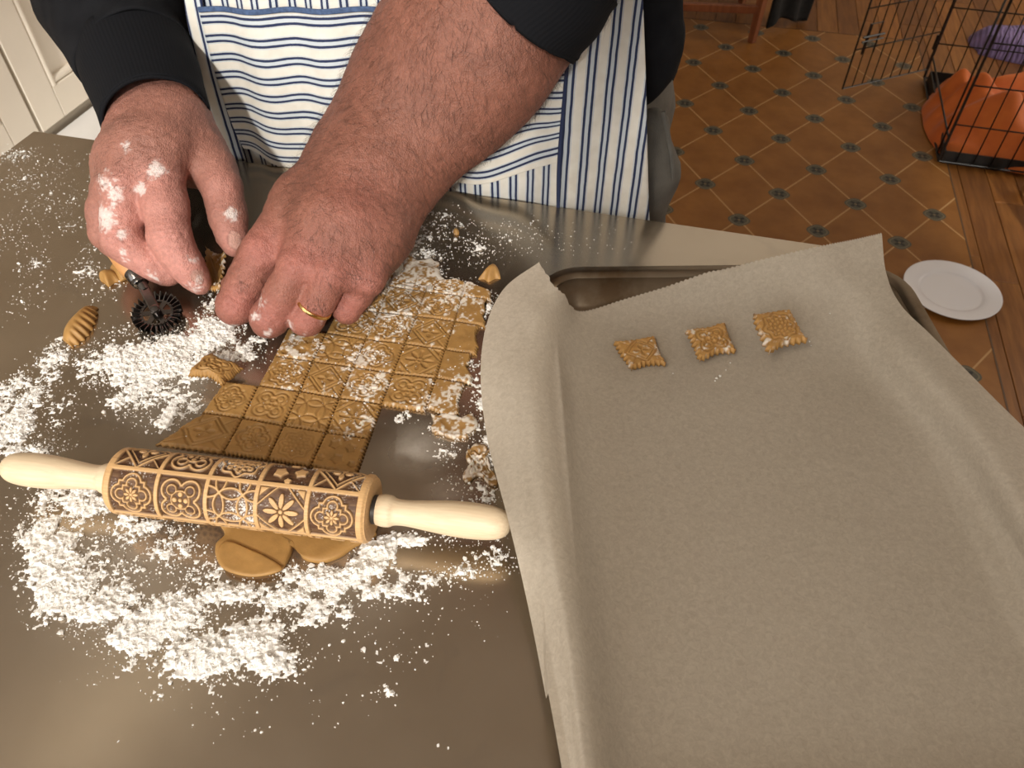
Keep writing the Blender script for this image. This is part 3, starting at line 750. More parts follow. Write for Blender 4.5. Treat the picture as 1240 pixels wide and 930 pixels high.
# sleeves: tubes with bunched folds, ending in ribbed cuffs
def sleeve(name, L, n_ring, n_len, fold, mat, seed, open_end=True, uvs=1.0, flat=.9):
    P = catmull([J(*x)[0] for x in L], n_len); R = catmull([[J(*x)[1]] for x in L], n_len)[:, 0]
    T = np.gradient(P, axis=0); T /= np.linalg.norm(T, axis=1)[:, None]
    V = []; UV = []
    for k in range(n_len):
        X = np.cross(T[k], upv * .2 - fw); X /= np.linalg.norm(X); Y = np.cross(X, T[k])
        for i in range(n_ring):
            a = 2 * math.pi * i / n_ring
            V.append(P[k] + R[k] * (X * math.cos(a) + Y * math.sin(a) * flat)); UV.append((i / n_ring, k / n_len))
    V = np.array(V).reshape(n_len, n_ring, 3); cen = P[:, None, :]
    D = V - cen; D /= np.linalg.norm(D, axis=2)[..., None]
    s = np.linspace(0, 1, n_len)[:, None]
    nn = (vnoise(V * [1, 1, 1] + seed, 26, 2) - .5) * fold * 2 + fold * .8 * np.sin(s * 17 + 5 * vnoise(V + seed, 14, 1)) * (1 - s) ** .5
    V = V + D * nn[..., None]
    F = grid_faces(n_len, n_ring)[:, ::-1]
    wrapF = np.array([[k * n_ring + n_ring - 1, (k + 1) * n_ring + n_ring - 1, (k + 1) * n_ring, k * n_ring] for k in range(n_len - 1)])[:, ::-1]
    me = mesh(name, toLocal(V.reshape(-1, 3)), np.vstack([F, wrapF]), True, uv=np.array(UV))
    o = obj(name, me, mat, person)
    md = o.modifiers.new('thickness', 'SOLIDIFY'); md.thickness = .0025; md.offset = 0
    return o
sl = sleeve('sleeve', [(72, -150, .172, 88), (112, -60, .142, 86), (143, 15, .120, 80), (165, 72, .104, 68)], 72, 60, .0035, M['sweat'], 3)
cu = sleeve('cuff', [(163, 66, .105, 67), (175, 98, .098, 64.5), (188, 138, .091, 62), (190, 146, .090, 61)], 96, 24, .0008, M['cuff'], 5); cu.parent = sl
q = sleeve('cuff_seam', [(162.6, 64, .1035, 68.6), (163.6, 68, .1025, 69.4), (164.6, 72, .1015, 68.6)], 96, 8, .0008, M['cuff'], 5); q.parent = sl
sl2 = sleeve('sleeve', [(762, -240, .275, 100), (724, -170, .255, 104), (690, -100, .235, 100), (660, -44, .213, 92)], 72, 40, .0035, M['sweat'], 8)
cu2 = sleeve('cuff', [(667, -48, .2155, 95), (650, -18, .202, 93), (632, 8, .188, 90), (624, 20, .182, 88)], 96, 24, .0009, M['cuff'], 9, flat=.9); cu2.parent = sl2

# jeans
t = NT('grey_denim'); c = t.geo()
t.set(Base_Color=t.ramp(t.noise(c, 45, 4), [(.3, (.10, .093, .082)), (.7, (.15, .14, .122))]), Roughness=.85); t.bump(t.noise(t.mapping(c, (900, 900, 300)), 1.0, 2), .4, .0006); M['denim'] = t.m
JN = SDF(body(0, .15, 0) - [.34, .34, 0], body(0, .15, 0) + [.34, .34, 1.06], .0075)
JN.ell(body(0, .16, .96), (.180, .118, .12), E1, E2, .03)
for s_ in (-1, 1):
    JN.chain([body(s_ * .088, .155, .93), body(s_ * .10, .15, .50), body(s_ * .10, .17, .09)], [.105, .080, .068], k=.04, kin=.04)
JN.chain([on_plane(790, 150, .06), on_plane(793, 210, .055), on_plane(783, 270, .05)], [.016, .020, .018], k=.02, kin=.02)
jo = cloth_sdf(JN, 'jeans', M['denim'], .004, 16)
q = MB(); q.tube(catmull([toLocal(on_plane(803, 135, .048)), toLocal(on_plane(811, 175, .044)), toLocal(on_plane(815, 210, .042)), toLocal(on_plane(809, 235, .042))], 20), .0022, 6)
q.build('seam', M['denim'], jo, True)
for s_ in (-1, 1):
    q = MB(); S = SDF(body(s_ * .11, .09, 0) - [.12, .20, 0], body(s_ * .11, .09, 0) + [.12, .2, .13], .006)
    S.chain([body(s_ * .105, .175, .055), body(s_ * .115, .07, .045), body(s_ * .12, .01, .035)], [.050, .044, .034], k=.01, kin=.02)
    V, F = S.surface(); obj('shoe', mesh('shoe', toLocal(relax(V, F, 1)), F), plain('dark_leather', (.03, .025, .02), .5), person)

# apron: striped cotton; each sheet carries its own warp and weft coordinates
def stripe_mat(name):
    t = NT(name); uv = t.co('UV'); s = t.sep(uv)
    wob = t.math('MULTIPLY', t.math('SUBTRACT', t.noise(uv, 60, 2), .5), .0010)
    x = t.math('ADD', s[0], wob)
    P = .0160
    ph = t.math('MULTIPLY', t.math('ABSOLUTE', t.math('SUBTRACT', t.math('FRACT', t.math('DIVIDE', x, P)), .5)), P)
    tw = t.math('MULTIPLY', t.math('SINE', t.math('ADD', t.math('MULTIPLY', s[0], 9000), t.math('MULTIPLY', s[1], 9000))), .00016)
    ph = t.math('ADD', ph, tw)
    navy = t.math('LESS_THAN', t.math('ABSOLUTE', t.math('SUBTRACT', ph, .0025)), .00105)
    lt = t.math('MULTIPLY', t.math('LESS_THAN', ph, .0044), .0)
    blue = t.math('ADD', t.math('LESS_THAN', t.math('ABSOLUTE', t.math('SUBTRACT', ph, .0042)), .00042), t.math('LESS_THAN', ph, .0015))
    base = t.ramp(t.noise(uv, 80, 4), [(.3, (.72, .68, .60)), (.7, (.80, .77, .70))])
    col = t.mix(t.math('MULTIPLY', blue, .75), base, (.50, .58, .66)); col = t.mix(navy, col, (.018, .030, .085))
    t.set(Base_Color=col, Roughness=.9, Sheen_Weight=.05)
    weave = t.math('MULTIPLY', t.math('SINE', t.math('MULTIPLY', s[0], 6000)), t.math('SINE', t.math('MULTIPLY', s[1], 6000)))
    t.bump(t.math('ADD', weave, t.math('MULTIPLY', t.noise(uv, 45, 3), 6.0)), .25, .0005)
    return t.m
M['stripe'] = stripe_mat('striped_cotton')
def apron_b(P, a, z):
    """how far the cloth hangs behind the worktop edge"""
    x = a / .22
    b = .012 + .020 * np.clip(np.abs(x) - .55, 0, 1) ** 2 + .050 * sstep(.06, .45, z - TH)
    b = b + .0045 * np.sin(a * 95 + 2 * vnoise(P, 8, 1)) * (1 - .5 * sstep(.05, .2, z - TH)) + (vnoise(P, 16, 2) - .5) * .010
    return b
def sheet(name, rows, nu, nv, off, uvmode, parent, thick=.0012, u0=0.0):
    """rows: lists of (u, v) photo positions on the plane of the cloth, top to bottom"""
    K = [np.array([[*(lambda p: (p @ E1, p[2]))(on_plane(u, v, .014))] for (u, v) in r]) for r in rows]
    K = [catmull(k, nu) for k in K]; G = np.array(K)                       # rows, nu, 2 (a, z)
    G = np.stack([catmull(G[:, i], nv) for i in range(nu)])               # nu, nv, 2
    a = G[..., 0]; z = G[..., 1]; P = np.stack([a * 1.0, z * .6, a * 0], -1)
    b = apron_b(P + 3, a - PC, z) + off
    V = E1 * a[..., None] + E2 * (TB1 + b)[..., None] + np.array([0, 0, 1.0]) * z[..., None]
    dv = np.linalg.norm(np.diff(V, axis=1), axis=2); du = np.linalg.norm(np.diff(V, axis=0), axis=2)
    sv = np.concatenate([np.zeros((nu, 1)), np.cumsum(dv, 1)], 1); su = np.concatenate([np.zeros((1, nv)), np.cumsum(du, 0)], 0)
    if uvmode == 'v': UV = np.stack([a + u0 + .002 * (vnoise(P, 20, 2) - .5), sv], -1)
    else: UV = np.stack([np.broadcast_to(sv.mean(0)[None], sv.shape) + .004 * (vnoise(P * 1.0, 18, 2) - .5) + u0, a], -1)
    me = mesh(name, toLocal(V.reshape(-1, 3)), grid_faces(nu, nv), True, uv=UV.reshape(-1, 2))
    o = obj(name, me, M['stripe'], parent); md = o.modifiers.new('thickness', 'SOLIDIFY'); md.thickness = thick; md.offset = 0
    return o
apron = sheet('apron', [[(175, -120), (330, -120), (520, -120), (690, -120), (768, -120)], [(228, 0), (360, 0), (520, 0), (690, 0), (776, 0)], [(258, 100), (380, 100), (520, 100), (690, 105), (783, 130)],
                        [(287, 195), (400, 212), (530, 232), (690, 255), (786, 268)], [(300, 300), (400, 320), (530, 330), (690, 350), (790, 365)], [(305, 520), (400, 540), (530, 550), (690, 570), (795, 590)]], 150, 150, 0.0, 'v', person)
pocket = sheet('pocket', [[(243, 10), (360, 11), (520, 11), (620, 10), (690, 9)], [(258, 60), (370, 66), (520, 66), (620, 64), (687, 62)], [(276, 118), (380, 128), (520, 135), (620, 128), (684, 120)],
                          [(290, 158), (400, 182), (520, 192), (620, 180), (681, 158)], [(298, 176), (400, 205), (520, 216), (620, 209), (679, 186)]], 150, 120, -.007, 'h', apron, .002)
trim = sheet('pocket_trim', [[(243, 6), (360, 7), (520, 7), (620, 6), (691, 5)], [(244, 9), (360, 10), (520, 10), (620, 9), (690, 8)], [(245, 12), (360, 13), (520, 13), (620, 12), (690, 11)]], 120, 6, -.0095, 'v', apron, .002)
trim.data.materials.clear(); trim.data.materials.append(plain('navy_tape', (.06, .10, .20), .9, nscale=300, nvar=.3))
hemstrip = sheet('side_hem', [[(222, -14), (232, -14), (242, -14)], [(232, 30), (242, 30), (252, 30)], [(254, 100), (264, 100), (274, 100)], [(283, 190), (292, 190), (300, 192)]], 14, 80, -.006, 'v', apron, .003, .004)
sideseam = sheet('pocket_seam', [[(688, 60), (690, 60), (692, 60)], [(684, 120), (686, 120), (688, 120)], [(679, 190), (681, 190), (683, 190)], [(678, 250), (680, 250), (682, 250)]], 5, 80, -.0085, 'v', apron, .001)
sideseam.data.materials.clear(); sideseam.data.materials.append(M['navy'] if 'navy' in M else plain('navy_thread', (.02, .03, .08), .9))
# ------------------------------------------------------------------ embossed tile motifs, u and v in -1..1; 1 = standing proud on the rolling pin
def band(d, w, s=.035): return 1 - sstep(w - s, w + s, np.abs(d))
def fill(d, s=.035): return 1 - sstep(-s, s, d)
def motif(k, u, v):
    r = np.hypot(u, v); th = np.arctan2(v, u); au, av = np.abs(u), np.abs(v); m = np.maximum
    if k == 0:      # lobed outline with an eight petal flower
        q = m(np.minimum(np.hypot(au - .40, v), np.hypot(u, av - .40)) - .36, 0) * 0 + np.minimum(np.minimum(np.hypot(au - .42, v), np.hypot(u, av - .42)) - .36, m(au, av) - .50)
        o = m(band(q, .045), band(q + .17, .04)); f = fill(r - (.24 + .06 * np.cos(8 * th)))
        f = m(f * (1 - fill(np.abs(np.cos(4 * th)) * r - .035)), fill(r - .07)); return m(o, f)
    if k == 1:      # quatrefoil turned on the diagonal with a rosette
        q = np.minimum(np.hypot(au - .36, av - .36) - .38, r - .55); o = m(band(q, .05), band(q + .2, .035))
        f = m(fill(np.hypot(au - .22, v) - .10), m(fill(np.hypot(u, av - .22) - .10), fill(r - .08)))
        return m(o, m(f, fill(m(au, av) * -1 + .80) * fill(.16 - np.abs(au - av)) * 0))
    if k == 2:      # interlaced circles
        o = 0
        for cx in (-1, 0, 1):
            for cy in (-1, 0, 1): o = m(o, band(np.hypot(u - cx * .92, v - cy * .92) - .66, .045))
        for cx in (-.46, .46):
            for cy in (-.46, .46): o = m(o, fill(np.hypot(u - cx, v - cy) - .07))
        return o
    if k == 3:      # eight petal daisy with corner bars
        a8 = (th + math.pi / 8) % (math.pi / 4) - math.pi / 8; x = r * np.cos(a8); y = r * np.sin(a8)
        pet = fill(((x - .40) / .28) ** 2 + (y / .095) ** 2 - 1, .2); d = au + av
        return m(m(pet, fill(r - .09)), m(band(d - 1.10, .05), fill(1.36 - d) * fill(np.maximum(au, av) - .86)))
    if k == 4:      # lozenge with four leaves and cross lines
        d = au + av; o = m(band(d - .92, .06), band(d - .70, .035))
        l = fill(((au - .24) / .17) ** 2 + ((av) / .10) ** 2 - 1, .2); l2 = fill(((av - .24) / .17) ** 2 + ((au) / .10) ** 2 - 1, .2)
        return m(m(o, m(l, l2)), m(band(au - av, .035) * fill(.95 - d), fill(r - .06)))
    if k == 5:      # scalloped lace rosette
        e = .78 + .07 * np.cos(8 * th); o = m(band(r - e, .05), fill(r - e + .16))
        a = (th + math.pi / 12) % (math.pi / 6) - math.pi / 12; h = 0
        for R, w, nn in ((.45, .065, 12), (.26, .05, 8), (.56, .03, 24)):
            aa = (th + math.pi / nn) % (2 * math.pi / nn) - math.pi / nn; h = m(h, fill(np.hypot(R - r * np.cos(aa), r * np.sin(aa)) - w))
        return o * (1 - m(h, fill(r - .07)))
    o = 0           # little stars
    for (cx, cy, R, ph) in ((-.35, .38, .34, 0), (.42, .30, .32, .6), (0, -.40, .36, .3), (-.72, -.50, .22, .9), (.70, -.55, .22, .2), (.05, .78, .18, .5)):
        x, y = u - cx, v - cy; q = np.hypot(x, y); t_ = np.arctan2(y, x) + ph; a = (t_ + math.pi / 5) % (2 * math.pi / 5) - math.pi / 5
        o = m(o, fill(q * np.cos(a) + .9 * q * np.abs(np.sin(a)) * 1.1 - R * .85))
    return o

# ------------------------------------------------------------------ rolling pin
DT = .0036                                              # thickness of the dough
RR = .0200
zc = RR + DT
pl_, pr_ = at(4, 565, zc), at(619, 636, zc)
ax = pr_ - pl_; PL = np.linalg.norm(ax); ax /= PL
def axt(u, v): return float((at(u, v, zc) - pl_) @ ax)
r0, r1 = axt(147, 581), axt(452, 617)
pin = thing('rolling_pin', 'wooden rolling pin with burnt carved tile patterns lying across the dough', 'rolling pin', loc=pl_)
X = np.cross([0, 0, 1.0], ax); X /= np.linalg.norm(X); Y = np.cross(ax, X)
nL, nC = 560, 420
s = np.linspace(0, r1 - r0, nL); ph = np.linspace(0, 2 * math.pi, nC, endpoint=False)
S_, PH = np.meshgrid(s, ph, indexing='ij')
mar = .0035; tl = (r1 - r0 - 2 * mar) / 5; 
uu = (S_ - mar) / tl; vv = PH / (math.pi / 2); iu = np.clip(np.floor(uu), 0, 4).astype(int); iv = np.floor(vv).astype(int) % 4
fu = (uu - iu) * 2 - 1; fv = (vv - np.floor(vv)) * 2 - 1
LAY = np.array([[2, 5, 3, 0, 6], [3, 4, 0, 2, 5], [4, 1, 5, 6, 4], [0, 1, 2, 3, 0]])
Hh = np.zeros_like(S_)
for k in range(7):
    mk = LAY[iv, iu] == k
    Hh[mk] = motif(k, fu[mk] * .97, fv[mk] * .97)
edge = np.maximum(np.abs(fu), np.abs(fv)); Hh = np.maximum(Hh, sstep(.89, .93, edge)); Hh = np.where((S_ < mar) | (S_ > r1 - r0 - mar), 1, Hh)
rad = RR - .0013 * (1 - Hh); cap = np.minimum(S_, r1 - r0 - S_); rad = rad - .0015 * (1 - sstep(0, .002, cap)) 
ROT = math.radians(190)                                  # which tile row faces up
V = ax * (r0 + S_)[..., None] + (X * np.cos(PH + ROT)[..., None] + Y * np.sin(PH + ROT)[..., None]) * rad[..., None]
V = V.reshape(-1, 3)
F = grid_faces(nL, nC)
wf = np.array([[i * nC + nC - 1, (i + 1) * nC + nC - 1, (i + 1) * nC, i * nC] for i in range(nL - 1)])
c0i, c1i = len(V), len(V) + 1
V = np.vstack([V, ax * (r0), ax * (r1)])
capf = [np.array([[c0i, i, (i + 1) % nC] for i in range(nC)]), np.array([[c1i, (nL - 1) * nC + (i + 1) % nC, (nL - 1) * nC + i] for i in range(nC)])]
nz = vnoise(np.stack([S_ * .3, PH * RR, PH * 0], -1), 900, 2)
burn = np.clip(1 - Hh, 0, 1) * (.80 + .3 * nz)
wood = np.array([.60, .375, .175]); dark = np.array([.070, .026, .009])
colp = wood * (1 - np.clip(burn, 0, 1))[..., None] + dark * np.clip(burn, 0, 1)[..., None]
halo = sstep(.02, .6, Hh) * (1 - sstep(.6, 1.0, Hh)); colp = colp * (1 - .3 * halo[..., None])
fd = sstep(.60, .72, vnoise(np.stack([S_ * 1., PH * RR, PH * 0], -1) + 2, 60, 2) * .55 + .45 * vnoise(np.stack([S_, PH * RR, PH * 0], -1), 1400, 2)) * (Hh < .5) * .8
colp = colp * (1 - fd[..., None]) + np.array([.8, .78, .75]) * fd[..., None]
colp = np.vstack([colp.reshape(-1, 3), [.42, .26, .13], [.42, .26, .13]])
t = NT('carved_beech'); c = t.co(); vc = t.attr()
gr = t.noise(t.mapping(c, (1, 1, 1), rot=(0, 0, -math.atan2(ax[1], ax[0]))), 1.0, 4)
g2 = t.noise(t.mapping(t.mapping(c, rot=(0, 0, -math.atan2(ax[1], ax[0]))), (60, 900, 900)), 1.0, 4, .6)
t.set(Base_Color=t.mix(1.0, vc, t.ramp(g2, [(.3, (.82, .78, .74)), (.7, (1.12, 1.1, 1.06))]), 'MULTIPLY'), Roughness=.55); M['carved'] = t.m
me = mesh('roller', V, [np.vstack([F, wf])[:, ::-1], *[q[:, ::-1] for q in capf]], True, colp)
me.set_sharp_from_angle(angle=math.radians(60)); obj('roller', me, M['carved'], pin)
t = NT('pale_beech'); c = t.mapping(t.co(), rot=(0, 0, -math.atan2(ax[1], ax[0])))
g2 = t.noise(t.mapping(c, (30, 700, 700)), 1.0, 4, .6)
t.set(Base_Color=t.ramp(g2, [(.25, (.66, .50, .32)), (.75, (.78, .64, .45))]), Roughness=.5); t.bump(g2, .05, .0003); M['beech'] = t.m
M['pin_axle'] = plain('dark_axle', (.06, .055, .05), .4, .6)
def hprof(L):   # handle: from the roller outwards
    pts = [(0, .0088), (.0035, .0094), (.0075, .0092), (.011, .0078), (.018, .0076), (.030, .0088), (.045, .0102), (.058, .0104), (.068, .0096), (.074, .0078), (.0775, .0045), (.0785, .0006)]
    k = L / .0785; return [(t_ * k, r_) for t_, r_ in catmull(np.array(pts), 40)]
for sgn, st_, L in ((-1, r0 - .0028, r0 - .0028), (1, r1 + .0028, PL - r1 - .0028)):
    q = MB(); q.lathe([(d, max(r_, .0004)) for d, r_ in hprof(L)], ax * st_, ax * sgn, 40); q.build('handle', M['beech'], pin, True)
    q = MB(); q.lathe([(0, .0075), (.0004, .0086), (.0026, .0086), (.0030, .0075)], ax * (r0 if sgn < 0 else r1), ax * sgn, 32); q.build('spacer_ring', M['pin_axle'], pin, True)

# ------------------------------------------------------------------ dough
t = NT('cookie_dough'); c = t.geo(); vc = t.attr()
n1 = t.noise(c, 500, 3); n2 = t.noise(c, 110, 4, .6)
t.set(Base_Color=t.mix(1.0, vc, t.ramp(n2, [(.3, (.86, .83, .78)), (.7, (1.1, 1.08, 1.05))]), 'MULTIPLY'), Roughness=.58, Subsurface_Weight=.10, Subsurface_Radius=(.004, .002, .0008))
t.bump(n1, .25, .0005); M['dough'] = t.m
DOUGH = np.array([.35, .195, .060]); FLOUR = np.array([.80, .76, .70])
K = .40 / .47
DO = np.array([-.2215, .3631]) * K; DI = np.array([.0349, -.0067]) * K; DJ = np.array([.0058, .0352]) * K
FLP = [(540, 345, .05), (500, 330, .05), (470, 385, .035), (440, 430, .022), (445, 465, .022), (520, 490, .02), (560, 480, .03), (590, 460, .03), (430, 510, .02), (360, 420, .025), (350, 450, .015), (560, 560, .04)]
FLW = [(at(u, v, DT), r_) for u, v, r_ in FLP]
def dough_flour(P, base):
    f = np.zeros(P.shape[:-1])
    for c_, r_ in FLW: f = np.maximum(f, np.exp(-((P[..., 0] - c_[0]) ** 2 + (P[..., 1] - c_[1]) ** 2) / r_ ** 2))
    nz = .6 * vnoise(P, 500, 3) + .4 * vnoise(P, 120, 2)
    return sstep(.70, .86, nz + f * .30 + base)
def dough_tile(name, corners, kind, thick, label=None, group=None, n=52, ruf=.0007, freq=11, groove=.0009, flour=.0, pillow=0.0, lift=None, zb=0.0, rough=(0, 0, 0, 0), gap=.0005, tint=1.0, cat='dough', seed=0, rot=0):
    """corners: four xy points; a square cut with a fluted wheel, its motif pressed in"""
    Cn = np.array(corners, float)
    s = np.linspace(-1, 1, n); U, W = np.meshgrid(s, s, indexing='ij')
    a = (U + 1) / 2; b = (W + 1) / 2
    P = ((1 - a) * (1 - b))[..., None] * Cn[0] + (a * (1 - b))[..., None] * Cn[1] + (a * b)[..., None] * Cn[2] + ((1 - a) * b)[..., None] * Cn[3]
    cen = Cn.mean(0); size = np.linalg.norm(Cn[1] - Cn[0])
    e = np.maximum(np.abs(U), np.abs(W))
    # fluted edge
    d1 = (Cn[1] - Cn[0]) / np.linalg.norm(Cn[1] - Cn[0]); d2 = (Cn[3] - Cn[0]) / np.linalg.norm(Cn[3] - Cn[0])
    tri = lambda x: 2 * np.abs(2 * (x - np.floor(x + .5))) - 1
    fa = sstep(.80, 1.0, np.abs(U)); fb = sstep(.80, 1.0, np.abs(W))
    P = P + d1 * (np.sign(U) * fa * (ruf * np.cos(math.pi * 2 * freq * b) - gap))[..., None] + d2 * (np.sign(W) * fb * (ruf * np.cos(math.pi * 2 * freq * a) - gap))[..., None]
    P3 = np.concatenate([P, np.zeros(P.shape[:-1] + (1,))], -1)
    for k_2, (mask, dr) in enumerate(((sstep(.2, 1, -W), -d2), (sstep(.2, 1, U), d1), (sstep(.2, 1, W), d2), (sstep(.2, 1, -U), -d1))):   # torn sides
        if rough[k_2]: P = P + dr * (mask * ((vnoise(P3 + 5 + seed, 90, 3) - .7) * rough[k_2]))[..., None]
    ur, wr = [(U, W), (W, -U), (-U, -W), (-W, U)][rot % 4]
    Mh = motif(kind, ur * 1.02, wr * 1.02) if kind is not None else np.zeros_like(U)
    Mh = Mh * (1 - sstep(.86, .93, e))
    nzz = vnoise(P3 + seed, 160, 3)
    h = thick - groove * Mh * (.65 + .7 * nzz) + (nzz - .5) * .0008 + pillow * (1 - np.abs(U) ** 3) * (1 - np.abs(W) ** 3)
    wave = .5 + .5 * np.cos(math.pi * 2 * freq * np.where(np.abs(U) > np.abs(W), b, a))
    h = h - thick * (.22 + .30 * wave * (ruf > 0)) * sstep(.90, 1.0, e) 
    Z = TH + zb + h
    Vt_ = np.concatenate([P, Z[..., None]], -1)
    if lift is not None: Vt_ = Vt_ + lift(U, W)
    ring = [(i, 0) for i in range(n)] + [(n - 1, j) for j in range(1, n)] + [(i, n - 1) for i in range(n - 2, -1, -1)] + [(0, j) for j in range(n - 2, 0, -1)]
    ri = np.array(ring); top = Vt_[ri[:, 0], ri[:, 1]]; bot = top.copy()
    bot[:, 2] = np.maximum(top[:, 2] - h[ri[:, 0], ri[:, 1]] + .0002, TH + zb + .0002)
    cxy = cen[None]; bot[:, :2] = bot[:, :2] + (cxy - bot[:, :2]) * (-.02 if ruf > 0 else -.01)
    nt = n * n; m_ = len(ri); V = np.vstack([Vt_.reshape(-1, 3), bot])
    ti = ri[:, 0] * n + ri[:, 1]; k2 = np.arange(m_); 
    side = np.stack([ti, nt + k2, nt + (k2 + 1) % m_, np.roll(ti, -1)], 1)
    Fc = np.vstack([grid_faces(n, n), side])
    fl_ = dough_flour(np.concatenate([P, np.full(P.shape[:-1] + (1,), TH)], -1), flour - .10 * Mh)
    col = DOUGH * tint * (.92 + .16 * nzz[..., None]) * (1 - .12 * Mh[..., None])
    col = col * (1 - fl_[..., None] * .85) + FLOUR * fl_[..., None] * .85
    col = np.vstack([col.reshape(-1, 3), np.tile(DOUGH * tint * .9, (m_, 1))])
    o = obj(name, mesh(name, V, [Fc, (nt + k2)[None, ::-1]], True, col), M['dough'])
    center(o)
    return tag(o, label, cat, group)
MN = ['lobed flower', 'diagonal quatrefoil', 'interlaced circles', 'eight petal daisy', 'lozenge and leaves', 'lace rosette', 'little stars']
KIND = {(-1, 0): 4, (0, 0): 0, (1, 0): 5, (2, 0): 6, (-1, 1): 0, (0, 1): 1, (1, 1): 2, (2, 1): 3, (0, 2): 5, (1, 2): 4, (2, 2): 0, (3, 2): 1, (0, 3): 6, (1, 3): 2, (2, 3): 0, (3, 3): 3,
        (1, 4): 1, (2, 4): 5, (3, 4): 4, (1, 5): 3, (2, 5): 4, (3, 5): 0, (2, 6): 2, (3, 6): 1, (1, 6): 6}
PLAINT = [(4, 2), (4, 3), (4, 4), (4, 5), (4, 6)]
rj = np.random.default_rng(5); NODE = {}
def node(i, j):
    if (i, j) not in NODE: NODE[(i, j)] = DO + DI * i + DJ * j + rj.normal(0, .0006, 2)
    return NODE[(i, j)]
GR = 'squares of stamped dough still lying in the rolled sheet'
for (i, j) in list(KIND) + PLAINT:
    cs = [node(i, j), node(i + 1, j), node(i + 1, j + 1), node(i, j + 1)]
    rg = [0, 0, 0, 0]; seed = i * 3.1 + j * 1.7
    if i == -1: cs[0] = cs[0] - DI * .55 * (j == 0); rg[3] = .010
    if j == 6: cs[2] = cs[2] - DJ * (.30 if i < 4 else .45); cs[3] = cs[3] - DJ * (.30 if i != 1 else .05); rg[2] = .012
    if i == 4:
        cs[1] = cs[1] - DI * .15; cs[2] = cs[2] - DI * .25; rg[1] = .008
        if j == 2: rg[0] = .012
    k = KIND.get((i, j))
    od = ['first', 'second', 'third', 'fourth', 'fifth', 'sixth', 'seventh'][j]
    if k is not None: lab = 'dough square with %s motif in the %s row from the rolling pin' % (MN[k], od)
    else: lab = 'plain dough trimming beside the paper in the %s row from the rolling pin' % od
    if (i, j) == (-1, 0): lab = 'widest dough piece with lozenge motif at the corner of the sheet'
    if (i, j) == (-1, 1): lab = 'dough square half covered by the folded back scrap'
    if (i, j) == (1, 0): lab = 'dough square with almost smooth worn rosette behind the rolling pin'
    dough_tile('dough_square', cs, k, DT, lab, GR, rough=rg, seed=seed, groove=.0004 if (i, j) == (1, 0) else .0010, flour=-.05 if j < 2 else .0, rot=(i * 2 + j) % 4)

def slabpoly(name, pts, thick, label=None, cat='dough', group=None, bev=.0012, zb=0.0, n=60, mat=None, wob=.0, flour=-.05, tint=1.0):
    """flat rounded piece from an outline (photo positions at table height)"""
    P = catmull(np.array([at(u, v, zb)[:2] for u, v in pts]), n, True); c_ = P.mean(0)
    rings = []; ks = [(.0, 1.0), (.35, 1.0 + .0), (.75, .985), (1.0, .955), (1.02, .80), (1.02, .5), (1.0, .2)]
    dirn = P - c_; dl = np.linalg.norm(dirn, axis=1)[:, None]
    for hz, sc in ks:
        ins = (1 - sc) * .03 if sc > .9 else None
        Q = c_ + dirn * (1 - np.minimum(ins / dl, .5)) if ins is not None else c_ + dirn * sc
        z = np.full(n, TH + zb + .0002 + thick * hz) + (vnoise(np.concatenate([Q, np.zeros((n, 1))], 1), 120, 2) - .5) * (wob if sc < .97 else 0)
        rings.append(np.concatenate([Q, z[:, None]], 1))
    V = np.vstack(rings + [np.array([[*c_, TH + zb + thick]])]); m_ = len(rings)
    F = [np.stack([k * n + np.arange(n), k * n + (np.arange(n) + 1) % n, (k + 1) * n + (np.arange(n) + 1) % n, (k + 1) * n + np.arange(n)], 1) for k in range(m_ - 1)]
    tri_ = np.stack([(m_ - 1) * n + np.arange(n), (m_ - 1) * n + (np.arange(n) + 1) % n, np.full(n, m_ * n)], 1)
    f_ = dough_flour(V, flour); nzz = vnoise(V, 160, 3)
    col = DOUGH * tint * (.92 + .16 * nzz[:, None]); col = col * (1 - .85 * f_[:, None]) + FLOUR * .85 * f_[:, None]
    o = obj(name, mesh(name, V, [np.vstack(F), tri_, np.arange(n)[None, ::-1]], True, col), mat or M['dough']); center(o)
    return tag(o, label, cat, group)
slabpoly('rolled_dough_edge', [(205, 566), (300, 582), (438, 600), (452, 640), (455, 650), (430, 664), (412, 676), (390, 683), (368, 678), (358, 660), (352, 675), (340, 692), (310, 699), (280, 694), (264, 680), (262, 662), (272, 645), (240, 610)], DT * .98, 'smooth uncut tongue of dough sticking out from under the rolling pin', n=110, tint=1.06)
slabpoly('dough_fold', [(263, 668), (275, 656), (300, 664), (325, 676), (342, 690), (310, 699), (280, 694), (266, 684)], .0016, 'thin folded lip of dough on the tongue beside the rolling pin', zb=DT, n=50, tint=1.1)
def ragged(pts, label, fl_, tint, seed, th=.0032, kind=None):
    dough_tile('dough_scrap', [at(*p)[:2] for p in pts], kind, th, label, None, ruf=0, rough=(.016, .016, .016, .016), seed=seed, flour=fl_, tint=tint, groove=.001, n=48,
               lift=lambda U, W: np.stack([0 * U, 0 * U, .003 * (vnoise(np.stack([U * 1.6, W * 1.6, U * 0 + seed], -1), 1.0, 2) - .3) * (1 - U ** 4) * (1 - W ** 4)], -1))
ragged([(560, 588), (602, 592), (602, 540), (558, 540)], 'crumpled browned dough scrap in the flour between the sheet and the paper', .02, .85, 3.0, kind=1)
ragged([(516, 535), (580, 545), (578, 500), (514, 496)], 'floury torn dough scrap at the corner of the sheet near the bare steel', .16, 1.0, 7.0)
ragged([(478, 345), (548, 352), (535, 318), (484, 306)], 'torn dough trimming at the far ragged side of the sheet', .04, .95, 5.0)

